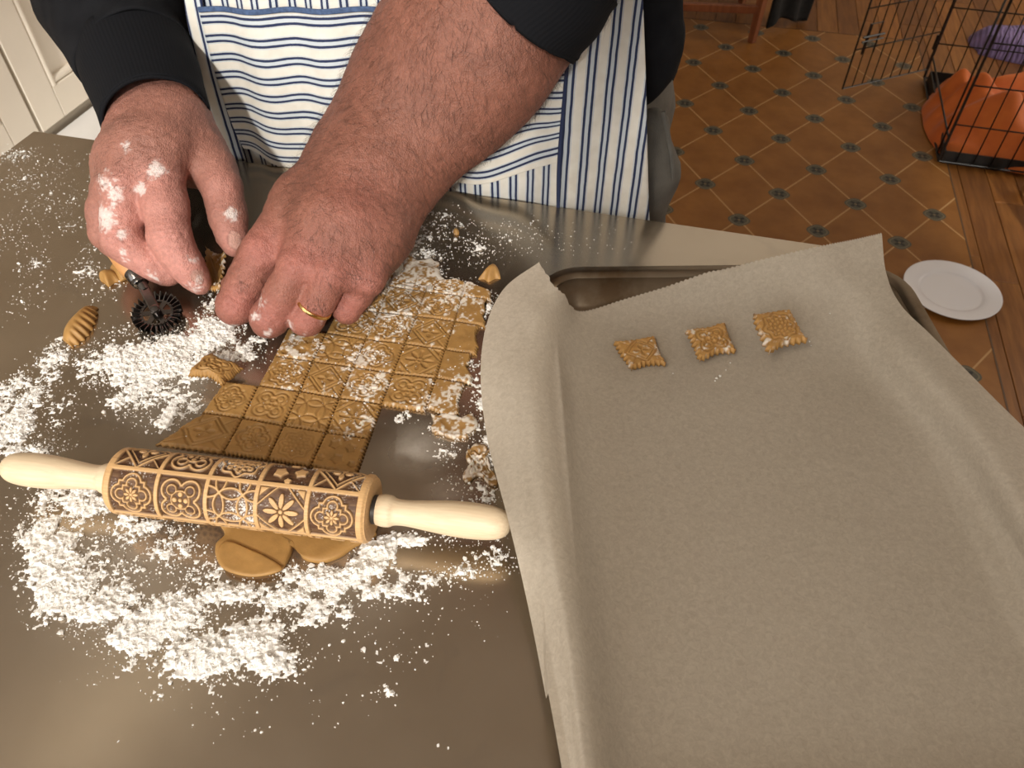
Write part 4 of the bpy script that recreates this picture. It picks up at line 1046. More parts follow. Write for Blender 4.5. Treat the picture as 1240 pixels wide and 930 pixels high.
# loose scraps with fluted edges
def curved_scrap(name, pts, thick, label, flutes, z=0.0, arch=.004, n=64, tint=1.15, base_u=0):
    """crescent: pts are the two long sides as photo positions (fluted side first)"""
    A = catmull(np.array([at(u, v)[:2] for u, v in pts[0]]), n); B = catmull(np.array([at(u, v)[:2] for u, v in pts[1]]), n); m_ = 16
    s = np.linspace(0, 1, n)[:, None]; w = np.linspace(0, 1, m_)[None]
    P = A[:, None] * (1 - w[..., None]) + B[:, None] * w[..., None]
    fl_ = np.cos(2 * math.pi * flutes * s) * (1 - sstep(.0, .55, w))
    d = A - B; d /= np.linalg.norm(d, axis=1)[:, None] + 1e-9
    P = P + d[:, None] * (fl_ * .0010)[..., None]
    hp = np.sin(np.clip(w, 0, 1) * math.pi) ** .5 * np.sin(np.clip(s, 0.02, .98) * math.pi) ** .4
    zt = TH + z + .0004 + thick * hp + fl_ * .0008 * hp + arch * hp * np.sin(w * math.pi)
    top = np.concatenate([P, zt[..., None]], -1); bot = np.concatenate([P, np.full(P.shape[:-1] + (1,), TH + z + .0002)], -1)
    V = np.vstack([top.reshape(-1, 3), bot.reshape(-1, 3)]); Fg = grid_faces(n, m_); N0 = n * m_
    ring = [i * m_ for i in range(n)] + [(n - 1) * m_ + j for j in range(1, m_)] + [i * m_ + m_ - 1 for i in range(n - 2, -1, -1)] + [j for j in range(m_ - 2, 0, -1)]
    ring = np.array(ring); side = np.stack([ring, ring + N0, np.roll(ring, -1) + N0, np.roll(ring, -1)], 1)
    nzz = vnoise(V, 200, 3); col = DOUGH * tint * (.9 + .2 * nzz[:, None])
    o = obj(name, mesh(name, V, np.vstack([Fg, Fg[:, ::-1] + N0, side]), True, col), M['dough']); center(o); return tag(o, label, 'dough', 'loose scraps of dough on the steel')
curved_scrap('dough_scrap', ([(118, 374), (116, 390), (106, 408), (88, 422)], [(104, 375), (92, 386), (80, 398), (76, 412)]), .006, 'crescent shaped dough scrap with deep ruffled edge on the bare steel', 8)
curved_scrap('dough_scrap', ([(148, 320), (158, 330), (156, 338)], [(138, 322), (134, 330), (146, 342)]), .006, 'small yellow dough crumb against the handle of the pastry wheel', 2, arch=.002)
curved_scrap('dough_scrap', ([(122, 340), (132, 347), (146, 340)], [(121, 334), (130, 330), (142, 330)]), .006, 'small broken dough crumb on the steel beside the hand with the pastry wheel', 2, arch=.002)
curved_scrap('dough_scrap', ([(580, 338), (592, 341), (606, 337)], [(590, 330), (598, 322), (603, 326)]), .004, 'little triangular dough trimming lying alone behind the sheet', 2, arch=.004, tint=1.1)
curved_scrap('dough_crumb', ([(549, 282), (552, 286), (556, 283)], [(549, 281), (552, 278), (556, 281)]), .003, 'round pale dough crumb alone on the far steel', 1, arch=.001)
# folded back scrap: stamped square bent over itself
fc = [at(232, 470)[:2], at(276, 482)[:2], at(302, 452)[:2], at(258, 436)[:2]]
def lift_fold(U, W):
    z = .0075 * np.clip(1 - ((U + .2) / 1.25) ** 2, 0, 1) * np.clip(1 - (W / 1.3) ** 2, 0, 1) + .004 * sstep(-.2, .8, -W)
    return np.stack([0 * U, 0 * U, z], -1)
dough_tile('folded_scrap', fc, 1, .004, 'stamped dough scrap folded back on itself at the side of the sheet', None, ruf=.0006, lift=lift_fold, zb=.0046, rough=(.010, .008, .008, .012), seed=9, tint=1.12, groove=.0012)
# square being pinched between the fingers
pcn = np.array([at(252, 362)[:2], at(274, 366)[:2], at(280, 322)[:2], at(256, 318)[:2]])
dough_tile('pinched_dough_square', pcn, 0, .0036, 'floury dough square being pinched between the fingers of both hands', None, ruf=.0011, freq=7, zb=.006,
           lift=lambda U, W: np.stack([0 * U, 0 * U, .006 * np.abs(U) ** 2 + .003 * np.abs(W)], -1), flour=.18, seed=4, tint=1.2)

# ------------------------------------------------------------------ pastry wheel
M['dark_metal'] = plain('dark_chromed_steel', (.16, .15, .145), .22, 1.0, nvar=.2)
M['handle_wood'] = plain('orange_beech', (.55, .27, .10), .4, nscale=80, nvar=.15)
wc = at(190, 379, .008); wd = thing('pastry_wheel', 'fluted metal pastry wheel with short wooden handle held in the floury hand', 'pastry wheel', loc=wc)
hd = at(150, 322, .026) - wc; hd /= np.linalg.norm(hd)
ez = np.array([.10, -.22, .97]); ez /= np.linalg.norm(ez); ex = hd - ez * (hd @ ez); ex /= np.linalg.norm(ex); ey = np.cross(ez, ex)
R = 29 * mpp(wc); nT = 26; V = []; F = []
def P3(r_, a, z): return ex * r_ * math.cos(a) + ey * r_ * math.sin(a) + ez * z
# fluted rim: a zigzag ribbon round the disc
nn = nT * 6; q = MB(); ring = []
for i in range(nn):
    a = 2 * math.pi * i / nn; zz = .0034 * math.sin(nT * a)
    ring += [P3(R * .60, a, zz * .12 + .0006), P3(R * .82, a, zz * .7 + .0006), P3(R, a, zz + .0005), P3(R, a, zz - .0005), P3(R * .82, a, zz * .7 - .0006), P3(R * .60, a, zz * .12 - .0006)]
q.add(ring, [(i * 6 + k, i * 6 + (k + 1) % 6, ((i + 1) % nn) * 6 + (k + 1) % 6, ((i + 1) % nn) * 6 + k) for i in range(nn) for k in range(6)])
q.build('fluted_rim', M['dark_metal'], wd, True)
# disc with round holes: hub ring, outer ring and spokes
q = MB(); 
q.lathe([(-.0007, R * .30), (.0007, R * .30)], (0, 0, 0), ez, 28); q.build('hub', M['dark_metal'], wd, False)
for i in range(6):
    a = 2 * math.pi * i / 6; q = MB(); q.box(P3(R * .44, a, 0), (R * .36, R * .20, .0013), ex * math.cos(a) + ey * math.sin(a), -ex * math.sin(a) + ey * math.cos(a)); q.build('spoke', M['dark_metal'], wd)
q = MB(); n_ = 40; Vr = []
for i in range(n_):
    a = 2 * math.pi * i / n_
    Vr += [P3(R * .56, a, .0008), P3(R * .66, a, .0008), P3(R * .66, a, -.0008), P3(R * .56, a, -.0008)]
q.add(Vr, [(i * 4 + k, i * 4 + (k + 1) % 4, ((i + 1) % n_) * 4 + (k + 1) % 4, ((i + 1) % n_) * 4 + k) for i in range(n_) for k in range(4)]); q.build('disc_ring', M['dark_metal'], wd)
q = MB(); q.lathe([(-.003, .0022), (.0045, .0022), (.0052, .0034), (.0066, .0034), (.0072, .002)], (0, 0, 0), ez, 16); q.build('axle_pin', M['dark_metal'], wd, True)
fk0 = ez * .0045; fk1 = at(172, 345, .0165) - wc; fdir = (fk1 - fk0) / np.linalg.norm(fk1 - fk0); sd = np.cross(fdir, ez); sd /= np.linalg.norm(sd)
q = MB(); Lf = np.linalg.norm(fk1 - fk0); q.box((fk0 + fk1) / 2 + fdir * .000, (Lf + .006, .0072, .0022), fdir, sd, bev=.0008); q.build('fork_arm', M['dark_metal'], wd)
q = MB(); q.box((fk0 + fk1) / 2 - ez * .0075, (Lf, .0060, .0018), fdir, sd, bev=.0006); q.build('fork_arm', M['dark_metal'], wd)
q = MB(); q.lathe([(-.006, .0034), (0, .0040), (.0010, .0060), (.0030, .0066), (.0045, .0062), (.0055, .0068), (.013, .0072), (.0135, .0066)], fk1, hd, 24); q.build('ferrule', M['dark_metal'], wd, True)
q = MB(); q.lathe([(.0132, .0070), (.016, .0082), (.028, .0090), (.045, .0085), (.060, .0070), (.064, .004), (.065, .0008)], fk1, hd, 24); q.build('wooden_handle', M['handle_wood'], wd, True)
# ------------------------------------------------------------------ baking sheet and parchment
t = NT('worn_baking_steel'); c = t.geo()
t.set(Base_Color=t.mix(t.ramp(t.noise(c, 16, 5, .6), [(.45, (0, 0, 0)), (.65, (1, 1, 1))]), (.26, .215, .16), (.15, .105, .065)), Metallic=1.0, Roughness=t.math('ADD', .25, t.math('MULTIPLY', t.noise(c, 60, 3), .2))); M['pan'] = t.m
RH = .026
pTL, pTR, pR2 = at(647, 322, RH), at(1086, 312, RH), at(1150, 428, RH)
px_ = pTR - pTL; px_[2] = 0; pw = np.linalg.norm(px_); px_ = np.array([math.cos(math.radians(1.0)), math.sin(math.radians(1.0)), 0.0]); py_ = np.array([px_[1], -px_[0], 0.0])       # towards the camera
plen = pw * 1.40
pan = thing('baking_sheet', 'worn steel baking sheet with raised rim under the parchment paper', 'baking sheet', loc=(*((pTL + px_ * pw / 2 + py_ * plen / 2)[:2]), TH))
def rrect(w, l, r, n=8):
    P = []
    for (cx, cy, a0) in ((w / 2 - r, l / 2 - r, 0), (-w / 2 + r, l / 2 - r, 90), (-w / 2 + r, -l / 2 + r, 180), (w / 2 - r, -l / 2 + r, 270)):
        for i in range(n + 1):
            a = math.radians(a0 + 90 * i / n); P.append((cx + r * math.cos(a), cy + r * math.sin(a)))
    return P
secs = [(.030, .0008, .022), (.026, .0012, .024), (.022, .004, .026), (.012, RH - .003, .030), (.010, RH - .0008, .031), (.006, RH, .033), (.001, RH - .0005, .036), (0, RH - .004, .037), (.003, RH - .005, .035)]
V = []; nR = None
for ins, z, rr_ in secs:
    ring = rrect(pw - 2 * ins, plen - 2 * ins, max(rr_ - ins * .6, .012)); nR = len(ring)
    V += [px_ * x - py_ * y + np.array([0, 0, z]) for x, y in ring]
# local y points away from the camera: -py_
F = [(k * nR + i, k * nR + (i + 1) % nR, (k + 1) * nR + (i + 1) % nR, (k + 1) * nR + i) for k in range(len(secs) - 1) for i in range(nR)]
q = MB(); q.add(V[:nR * 4], [f for f in F if max(f) < nR * 4] + [tuple(range(nR))]); bo = q.build('tray', M['pan'], pan, True)
md = bo.modifiers.new('thickness', 'SOLIDIFY'); md.thickness = .0008; md.offset = -1
q = MB(); q.add(V[nR * 3:], [f for f in [(k * nR + i, k * nR + (i + 1) % nR, (k + 1) * nR + (i + 1) % nR, (k + 1) * nR + i) for k in range(len(secs) - 4) for i in range(nR)]]); q.build('rolled_rim', M['pan'], pan, True)

# parchment: control rows of (u, v, z) from the torn serrated far edge to the edge near the camera
PAP = [
 [(652, 318, .048), (672, 346, .043), (684, 358, .032), (703, 377, .010), (762, 361, .014), (832, 340, .022), (908, 318, .034), (985, 300, .046), (1030, 291, .050), (1068, 282, .054)],
 [(612, 348, .042), (640, 366, .044), (664, 380, .040), (704, 402, .009), (775, 392, .006), (845, 375, .010), (925, 352, .022), (1000, 332, .035), (1040, 331, .036), (1073, 330, .037)],
 [(590, 390, .038), (630, 404, .042), (660, 414, .038), (705, 432, .008), (785, 432, .0035), (855, 418, .004), (940, 402, .010), (1020, 386, .017), (1062, 376, .027), (1090, 368, .033)],
 [(582, 450, .034), (625, 456, .041), (658, 462, .038), (708, 475, .007), (795, 480, .003), (870, 472, .0025), (960, 462, .003), (1050, 446, .005), (1098, 428, .028), (1130, 408, .034)],
 [(590, 530, .028), (632, 535, .038), (666, 540, .037), (718, 548, .007), (812, 560, .003), (890, 556, .0025), (990, 550, .0025), (1118, 532, .005), (1176, 512, .0335), (1215, 493, .0305)],
 [(618, 640, .034), (652, 643, .0385), (680, 646, .0370), (733, 652, .007), (832, 665, .003), (925, 668, .0025), (1040, 668, .0025), (1192, 650, .005), (1252, 632, .0335), (1330, 605, .0265)],
 [(645, 760, .018), (675, 764, .034), (698, 767, .0365), (752, 772, .007), (862, 790, .003), (970, 795, .0025), (1100, 800, .0025), (1265, 780, .005), (1326, 765, .0335), (1440, 725, .026)],
 [(676, 930, .012), (698, 935, .031), (718, 937, .0365), (775, 940, .007), (898, 950, .003), (1030, 955, .0025), (1190, 955, .0025), (1354, 942, .005), (1414, 930, .0335), (1570, 870, .026)],
 [(690, 1040, .010), (712, 1046, .030), (732, 1048, .036), (794, 1050, .008), (926, 1060, .004), (1080, 1065, .004), (1260, 1065, .004), (1418, 1055, .006), (1478, 1045, .0335), (1690, 985, .027)],
]
nu, nv = 240, 200
G = np.array([[at(*x) for x in r] for r in PAP])
G1 = np.stack([catmull(G[k], nu) for k in range(len(PAP))])                         # rows, nu, 3
PG = np.stack([catmull(G1[:, i], nv) for i in range(nu)])                           # nu, nv, 3
Pn = PG * np.array([1, 1, 1])
PG[..., 2] += (vnoise(Pn, 10, 2) - .5) * .0022 + (vnoise(Pn * [1, 1, 0], 40, 2) - .5) * .0005
PG[..., 2] = np.maximum(PG[..., 2], TH + .0022)
# the sheet lies over the rim of the tray
pcx = pTL + px_ * pw / 2 + py_ * plen / 2
la = np.abs((PG[..., :2] - pcx[:2]) @ px_[:2]); lb = np.abs((PG[..., :2] - pcx[:2]) @ py_[:2]); din = np.minimum(pw / 2 - la, plen / 2 - lb)
ph_ = np.interp(din, [-.0062, -.006, .0125, .023, .032, .045], [-.02, RH + .0022, RH + .0022, .0068, .0032, -.02]) + TH
dlt = np.maximum(.004 - np.abs(PG[..., 2] - ph_), 0) / .004
PG[..., 2] = np.maximum(PG[..., 2], ph_) + dlt * dlt * .001
# serrated far edge (cut on the box teeth), torn smooth where it dips
k = np.arange(nu); frac = k / nu
du = PG[:, 1] - PG[:, 0]; du /= np.linalg.norm(du, axis=1)[:, None]
teeth = np.where(frac > .30, ((k % 2) * 2 - 1) * .0006, (vnoise(np.stack([frac * 20, frac * 0, frac * 0], -1), 3, 2) - .5) * .004)
PG[:, 0] += du * teeth[:, None]
t = NT('parchment'); c = t.geo()
n1 = t.noise(c, 300, 5, .75, dist=.8); n2 = t.noise(c, 12, 3)
base = t.mix(.35, t.ramp(n1, [(.34, (.43, .365, .285)), (.66, (.61, .54, .44))]), t.ramp(n2, [(.3, (.50, .435, .345)), (.7, (.55, .48, .39))]))
t.set(Base_Color=base, Roughness=.62)
tr = t.node('ShaderNodeBsdfTranslucent'); t.l.new(base, tr.inputs[0]); mx_ = t.node('ShaderNodeMixShader'); mx_.inputs[0].default_value = .22
t.l.new(t.b.outputs[0], mx_.inputs[1]); t.l.new(tr.outputs[0], mx_.inputs[2]); t.l.new(mx_.outputs[0], t.n['Material Output'].inputs[0])
t.bump(n1, .12, .0004); M['paper'] = t.m
po = obj('parchment_paper', mesh('parchment_paper', PG.reshape(-1, 3), grid_faces(nu, nv)[:, ::-1], True), M['paper']); center(po)
tag(po, 'sheet of baking parchment curling over the steel baking sheet', 'parchment paper')
def paper_z(x, y):
    d = (PG[..., 0] - x) ** 2 + (PG[..., 1] - y) ** 2; return PG[..., 2][np.unravel_index(d.argmin(), d.shape)] - TH

# three cut squares on the parchment
CK = [([(764, 450), (806, 444), (792, 411), (742, 418)], 4, 'smallest dough square on the parchment, stamped with a lozenge', 0.0),
      ([(846, 440), (891, 429), (876, 395), (829, 404)], 1, 'dough square on the parchment between the two others, stamped with a rosette', .0),
      ([(929, 432), (977, 416), (955, 380), (908, 384)], 5, 'largest puffiest dough square on the parchment near the pan corner', .001)]
for cs, k, lab, pf in CK:
    zz = max(paper_z(*at(*p, .006)[:2]) for p in cs + [tuple(np.mean(cs, 0))]) + .0004
    w4 = [at(*p, zz)[:2] for p in cs]
    sd = rng.random()
    def lf(U, W, sd=sd):
        x = .0016 * np.abs(U * W) ** 1.5
        sh = -.10 * (1 - U ** 2) * W * 0
        return np.stack([0 * U, .0022 * np.clip(-W, 0, 1) ** 2 * np.cos(U * 2.2) , x], -1)
    dough_tile('cut_dough_square', w4, k, .0046, lab, 'cut dough squares on the parchment', ruf=.0009, freq=7.5, zb=zz, pillow=.0016 + pf, flour=.17, rough=(.004, .003, .004, .003), groove=.0011, seed=sd * 9, tint=1.36, lift=lf, n=60)

# ------------------------------------------------------------------ flour
# splats: photo position, radius in photo pixels (across, up), strength
SP = [(30, 480, 34, 40, .9), (22, 520, 26, 26, .9), (60, 440, 26, 34, .75), (70, 505, 30, 36, .5), (48, 545, 40, 16, .8), (110, 435, 22, 22, .75),
      (150, 440, 50, 30, 1.0), (200, 432, 52, 34, 1.25), (255, 405, 34, 30, 1.25), (235, 440, 38, 30, .9), (175, 478, 46, 24, 1.0), (215, 492, 34, 20, .8), (290, 430, 34, 16, .9), (190, 512, 30, 14, .75), (258, 372, 16, 26, .9), (165, 400, 40, 16, .55), (310, 420, 20, 14, .7),
      (60, 605, 40, 26, .85), (48, 640, 30, 30, .9), (60, 675, 36, 34, 1.05), (90, 705, 44, 34, 1.2), (130, 735, 46, 34, 1.1), (175, 760, 52, 36, 1.15), (215, 745, 46, 36, 1.25), (255, 790, 60, 34, 1.2), (305, 775, 46, 34, 1.25), (335, 800, 36, 24, 1.1), (230, 800, 56, 22, .8),
      (110, 615, 60, 20, .75), (170, 640, 60, 26, .8), (120, 660, 50, 30, .6), (210, 660, 50, 30, .85), (160, 690, 60, 30, .6), (240, 690, 40, 24, .8), (90, 590, 60, 12, .8),
      (285, 720, 60, 18, 1.1), (340, 725, 50, 20, 1.05), (300, 760, 40, 24, .8), (390, 700, 60, 20, 1.1), (430, 690, 40, 18, 1.1), (380, 735, 40, 24, .8), (450, 668, 30, 16, 1.1), (470, 715, 60, 18, .75), (520, 700, 50, 16, .8), (560, 692, 40, 14, .8), (600, 676, 30, 18, .9), (548, 655, 22, 12, .75), (585, 600, 24, 24, .9), (490, 655, 40, 10, .9), (400, 730, 60, 30, .6), (600, 640, 20, 20, .6),
      (560, 520, 34, 22, .8), (590, 545, 22, 30, .9), (545, 545, 24, 20, .55), (588, 480, 18, 24, .8), (575, 450, 14, 20, .75), (485, 508, 18, 8, .6), (600, 500, 16, 30, .8), (555, 583, 20, 20, .5), (585, 372, 14, 22, .8), (520, 330, 24, 12, .7), (545, 345, 30, 10, .7),
      (60, 250, 60, 60, .28), (50, 210, 60, 30, .30), (85, 275, 18, 10, .5), (40, 320, 20, 18, .55), (120, 290, 20, 16, .4), (100, 330, 24, 20, .5), (30, 360, 40, 40, .25), (130, 345, 30, 20, .45), (20, 190, 24, 10, .7),
      (530, 275, 50, 26, .45), (570, 300, 50, 24, .48), (520, 310, 40, 14, .5), (620, 285, 50, 24, .35), (500, 290, 30, 20, .4), (700, 290, 80, 26, .20),
      (300, 820, 90, 26, .35), (190, 850, 14, 8, .45), (100, 825, 40, 10, .30), (60, 760, 30, 16, .40), (470, 838, 18, 8, .45), (400, 850, 80, 30, .20), (450, 780, 90, 30, .28), (560, 740, 60, 40, .22), (300, 860, 120, 40, .18)]
spx = []
for (u, v, ru, rv, st_) in SP:
    c_ = at(u, v); spx.append((c_[0], c_[1], ru * mpp(c_), np.linalg.norm(at(u, v - rv) - at(u, v + rv)) / 2, st_))
spx = np.array(spx)
def fdens(x, y):
    D = np.zeros(x.shape, np.float32)
    for (cx, cy, rx, ry, st_) in spx: D = np.maximum(D, st_ * np.exp(-(((x - cx) / rx) ** 2 + ((y - cy) / ry) ** 2) * .85))
    return D
x0, x1, y0, y1 = -.52, .12, .12, .66; hg = .0010
gx, gy = np.meshgrid(np.arange(x0, x1, hg), np.arange(y0, y1, hg), indexing='ij')
D = fdens(gx, gy); Pg = np.stack([gx, gy, gx * 0], -1)
# what the flour may not cover
def inside_dough(x, y):
    q = np.stack([x - DO[0], y - DO[1]], -1); Mi = np.linalg.inv(np.array([DI, DJ]).T); ij = q @ Mi.T; i, j = ij[..., 0], ij[..., 1]
    a = (i > -1.0) & (i < 3.02) & (j > -1.6) & (j < 2.0) & ~((i < -.02) & (j > 1.6)); b = (i > .0) & (i < 4.7) & (j >= 2.0) & (j < 6.5) & ~((i < 1) & (j > 4.2)) & ~((i < 2) & (j > 6)); 
    return (a & (j > -.1)) | b | ((i > .3) & (i < 3.4) & (j < .1) & (j > -2.1 - .0 * i))
def under_pin(x, y):
    s_ = (x - pl_[0]) * ax[0] + (y - pl_[1]) * ax[1]; w_ = np.abs(-(x - pl_[0]) * ax[1] + (y - pl_[1]) * ax[0]); return (w_ < .006) & (s_ > r0) & (s_ < r1)
def wheel_near(x, y): return np.hypot(x - wc[0], y - wc[1]) < R * .95
nz = .42 * vnoise(Pg, 110, 3) + .38 * vnoise(Pg, 480, 2) + .2 * vnoise(Pg, 30, 1)
hh = (D * 1.05 + (nz - .5) * 2.3 - .56)
h = np.clip(hh, 0, 1.2) * .0034 * (.35 + 1.3 * vnoise(Pg, 560, 2)); h = np.where(inside_dough(gx, gy) | wheel_near(gx, gy) | under_pin(gx, gy), 0, h)
on = h > .0002
cell = on[:-1, :-1] & on[1:, :-1] & on[1:, 1:] & on[:-1, 1:]
nyg = gx.shape[1]; ci = np.argwhere(cell); Fm = np.stack([ci[:, 0] * nyg + ci[:, 1], (ci[:, 0] + 1) * nyg + ci[:, 1], (ci[:, 0] + 1) * nyg + ci[:, 1] + 1, ci[:, 0] * nyg + ci[:, 1] + 1], 1)
use = np.unique(Fm); remap = np.full(gx.size, -1); remap[use] = np.arange(len(use))
jit = rng.normal(0, .00028, (gx.size, 2)); Vm = np.stack([gx.ravel() + jit[:, 0], gy.ravel() + jit[:, 1], TH + .0002 + h.ravel()], 1)
cntb = np.zeros(gx.size); np.add.at(cntb, Fm.ravel(), 1); border = cntb < 4; Vm[border, 2] = TH + .00015
t = NT('white_flour'); c = t.geo()
t.set(Base_Color=t.ramp(t.noise(c, 260, 3), [(.3, (.78, .75, .70)), (.7, (.87, .85, .82))]), Roughness=.95, Subsurface_Weight=.1, Subsurface_Radius=(.001, .001, .001)); t.bump(t.noise(c, 2200, 3), .6, .0006); M['flour'] = t.m
fo = obj('flour_drifts', mesh('flour_drifts', Vm[use], remap[Fm], False), M['flour']); tag(fo, 'drifts of white flour spread over the steel around the rolling pin', 'flour', kind='stuff')
# clumps and grains
ico_v, ico_f = (lambda b: (np.array([v.co[:] for v in b.verts]), np.array([[v.index for v in f.verts] for f in b.faces])))((lambda b: (bmesh.ops.create_icosphere(b, subdivisions=1, radius=1.0), b)[1])(bmesh.new()))
def clumps(name, X, Yy, Zz, S, label=None, sub=1):
    n = len(X); k = len(ico_v); r = np.random.default_rng(len(X))
    sc = S[:, None, None] * (1 + r.normal(0, .24, (n, k, 1))) * np.array([1, 1, .72]) * (1 + r.normal(0, .16, (n, 1, 3)))
    th = r.random(n) * 6.28; c_, s_ = np.cos(th), np.sin(th)
    B = ico_v[None] * sc; Bx = B[..., 0] * c_[:, None] - B[..., 1] * s_[:, None]; By = B[..., 0] * s_[:, None] + B[..., 1] * c_[:, None]
    V = np.stack([Bx + X[:, None], By + Yy[:, None], np.maximum(B[..., 2] + S[:, None] * .45, 0) + Zz[:, None] + TH + .0001], -1).reshape(-1, 3)
    F = (ico_f[None] + (np.arange(n) * k)[:, None, None]).reshape(-1, 3)
    o = obj(name, mesh(name, V, F, False), M['flour']); tag(o, label, 'flour', kind='stuff'); return o
def sample(n, smin, smax, p, thr, seed):
    r = np.random.default_rng(seed); X = r.uniform(-.56, .30, n); Yy = r.uniform(.12, .72, n)
    d = fdens(X, Yy); Pp = np.stack([X, Yy, X * 0], -1); q = d * (.35 + 1.3 * vnoise(Pp, 70, 3)); ok = (r.random(n) < np.clip(q - thr, 0, 1) ** 1.3) & ~inside_dough(X, Yy) & ~under_pin(X, Yy)
    ok &= ~((X > -.02 + .04) & (Yy < .45)); X, Yy = X[ok], Yy[ok]; S = smin + (smax - smin) * r.random(len(X)) ** p
    gi = np.clip(((X - x0) / hg).astype(int), 0, gx.shape[0] - 1); gj = np.clip(((Yy - y0) / hg).astype(int), 0, gx.shape[1] - 1); ins_ = (X > x0) & (X < x1) & (Yy > y0) & (Yy < y1)
    return X, Yy, np.where(ins_, h[gi, gj], 0) * .8, S
a_ = sample(240000, .00017, .00065, 2.0, .06, 21); b_ = sample(60000, .0005, .0016, 3.0, .20, 22); print('grains', len(a_[0]), len(b_[0]), 'drift quads', len(Fm))
clumps('flour_grains', *a_, 'fine white flour grains scattered over the steel worktop')
clumps('flour_clumps', *b_, 'small white flour clumps lying among the drifts')
# dust on the dough and a few crumbs on the parchment
r = np.random.default_rng(31); n = 26000; X = r.uniform(-.30, .05, n); Yy = r.uniform(.27, .56, n); Pd = np.stack([X, Yy, np.full(n, TH)], -1)
ok = inside_dough(X, Yy) & (r.random(n) < np.clip(dough_flour(Pd, .08), .03, 1) * .55)
q = np.stack([X - DO[0], Yy - DO[1]], -1) @ np.linalg.inv(np.array([DI, DJ]).T).T; ok &= (q[:, 1] > .05)
X, Yy = X[ok], Yy[ok]; clumps('flour_dusting', X, Yy, np.full(len(X), DT - .0004), .00018 + .0005 * r.random(len(X)) ** 2.5, 'light flour dusting on the stamped dough sheet')
cp = [(868, 458, .0012), (872, 455, .0010), (866, 461, .0008), (879, 448, .0006), (998, 397, .0007), (978, 420, .0008), (980, 424, .0007), (815, 452, .0006), (884, 440, .0005)]
W = np.array([at(u, v, .004) for u, v, _ in cp]); clumps('flour_specks', W[:, 0], W[:, 1], np.array([paper_z(x, y) for x, y in W[:, :2]]) + .0002, np.array([s_ for *_, s_ in cp]), 'few flour specks on the parchment beside the cut squares')
# ------------------------------------------------------------------ things on the floor behind
M['black_wire'] = plain('black_enamel_wire', (.012, .011, .010), .35, nvar=.2)
M['black_tray'] = plain('black_plastic', (.015, .014, .013), .5, bump=.1)
CA = math.radians(-16)
c1 = np.array([math.cos(CA), math.sin(CA), 0]); c2 = np.array([-math.sin(CA), math.cos(CA), 0])
nl = fl(1134, 200) + [0, 0, .0042]; L2 = .60; L1 = .85; HC = .62
crate = thing('dog_crate', 'black wire dog crate with its door swung open and bedding inside', 'dog crate', loc=nl, rz=CA)
Wm = {}
def wire(p, q_, r_, parent, name='bar'):
    p = np.array(p, float); q_ = np.array(q_, float); L = round(float(np.linalg.norm(q_ - p)), 4); key = (L, r_)
    if key not in Wm:
        b = MB(); b.tube([(0, 0, 0), (0, 0, L)], r_, 6); Wm[key] = mesh('bar', np.array(b.v), b.f, True); Wm[key].materials.append(M['black_wire'])
    o = bpy.data.objects.new(name, Wm[key]); C.objects.link(o); o.parent = parent; o.location = tuple(p)
    o.rotation_euler = Vector(q_ - p).to_track_quat('Z', 'Y').to_euler(); return o
def frame(name, p, u, v, nu_, nv_, parent, r1_=.0034, r2_=.0020):
    """panel: thick outline with bars along u (nv_ of them) and along v (nu_ of them)"""
    p = np.array(p, float); u = np.array(u, float); v = np.array(v, float)
    q = MB(); q.tube([p, p + u, p + u + v, p + v], r1_, 8, closed=True); o = q.build(name, M['black_wire'], parent, True)
    for i in range(1, nu_ + 1): a = p + u * i / (nu_ + 1); wire(a, a + v, r2_, o)
    for j in range(1, nv_ + 1): a = p + v * j / (nv_ + 1); wire(a, a + u, r2_ * 1.2, o)
    return o
tz = .045
frame('near_panel', (0, 0, .012), (L1, 0, 0), (0, 0, HC), 16, 4, crate)
frame('far_panel', (0, L2, .012), (L1, 0, 0), (0, 0, HC), 16, 4, crate)
frame('right_panel', (L1, 0, .012), (0, L2, 0), (0, 0, HC), 10, 4, crate)
frame('roof_panel', (0, 0, HC + .012), (L1, 0, 0), (0, L2, 0), 16, 3, crate)
q = MB(); q.tube([(0, 0, .012), (0, L2, .012), (0, L2, HC + .012), (0, 0, HC + .012)], .0042, 8, closed=True); fr_ = q.build('door_frame', M['black_wire'], crate, True)
wire((0, .05, .012), (0, .05, HC + .012), .003, fr_); wire((0, 0, .09), (0, L2, .09), .003, fr_)
# door, hinged on the far post and swung open
dv = np.array(fl(1040, 117, .06) - fl(1125, 97, .06)); dl = np.array([dv @ c1, dv @ c2, 0]); dl /= np.linalg.norm(dl); dW = .38
hp_ = np.array([-.008, L2 - .02, .05])
door = frame('door', hp_, dl * dW, (0, 0, HC - .08), 8, 3, crate, .0034, .0020)
q = MB(); a = hp_ + dl * dW * .80 + np.array([0, 0, .12]); n_ = np.array([-dl[1], dl[0], 0])
if n_ @ np.array([0, -1, 0]) < 0: n_ = -n_
q.tube([a + n_ * .008, a + n_ * .008 + [0, 0, .10], a + n_ * .008 + dl * .05 + [0, 0, .10], a + n_ * .008 + dl * .05], .0032, 6); q.tube([a - dl * .02 + [0, 0, .06] + n_ * .012, a + dl * .07 + [0, 0, .06] + n_ * .012], .0036, 6); q.tube([a - dl * .02 + [0, 0, .045] + n_ * .012, a + dl * .07 + [0, 0, .045] + n_ * .012], .0026, 6)
q.build('latch', M['black_wire'], door, True)
for zz in (.12, .30, .48):
    q = MB(); q.tube([(-.010, L2 - .012, zz), (-.010, L2 - .012, zz + .05)], .006, 8); q.build('hinge', M['black_wire'], crate, True)
q = MB()
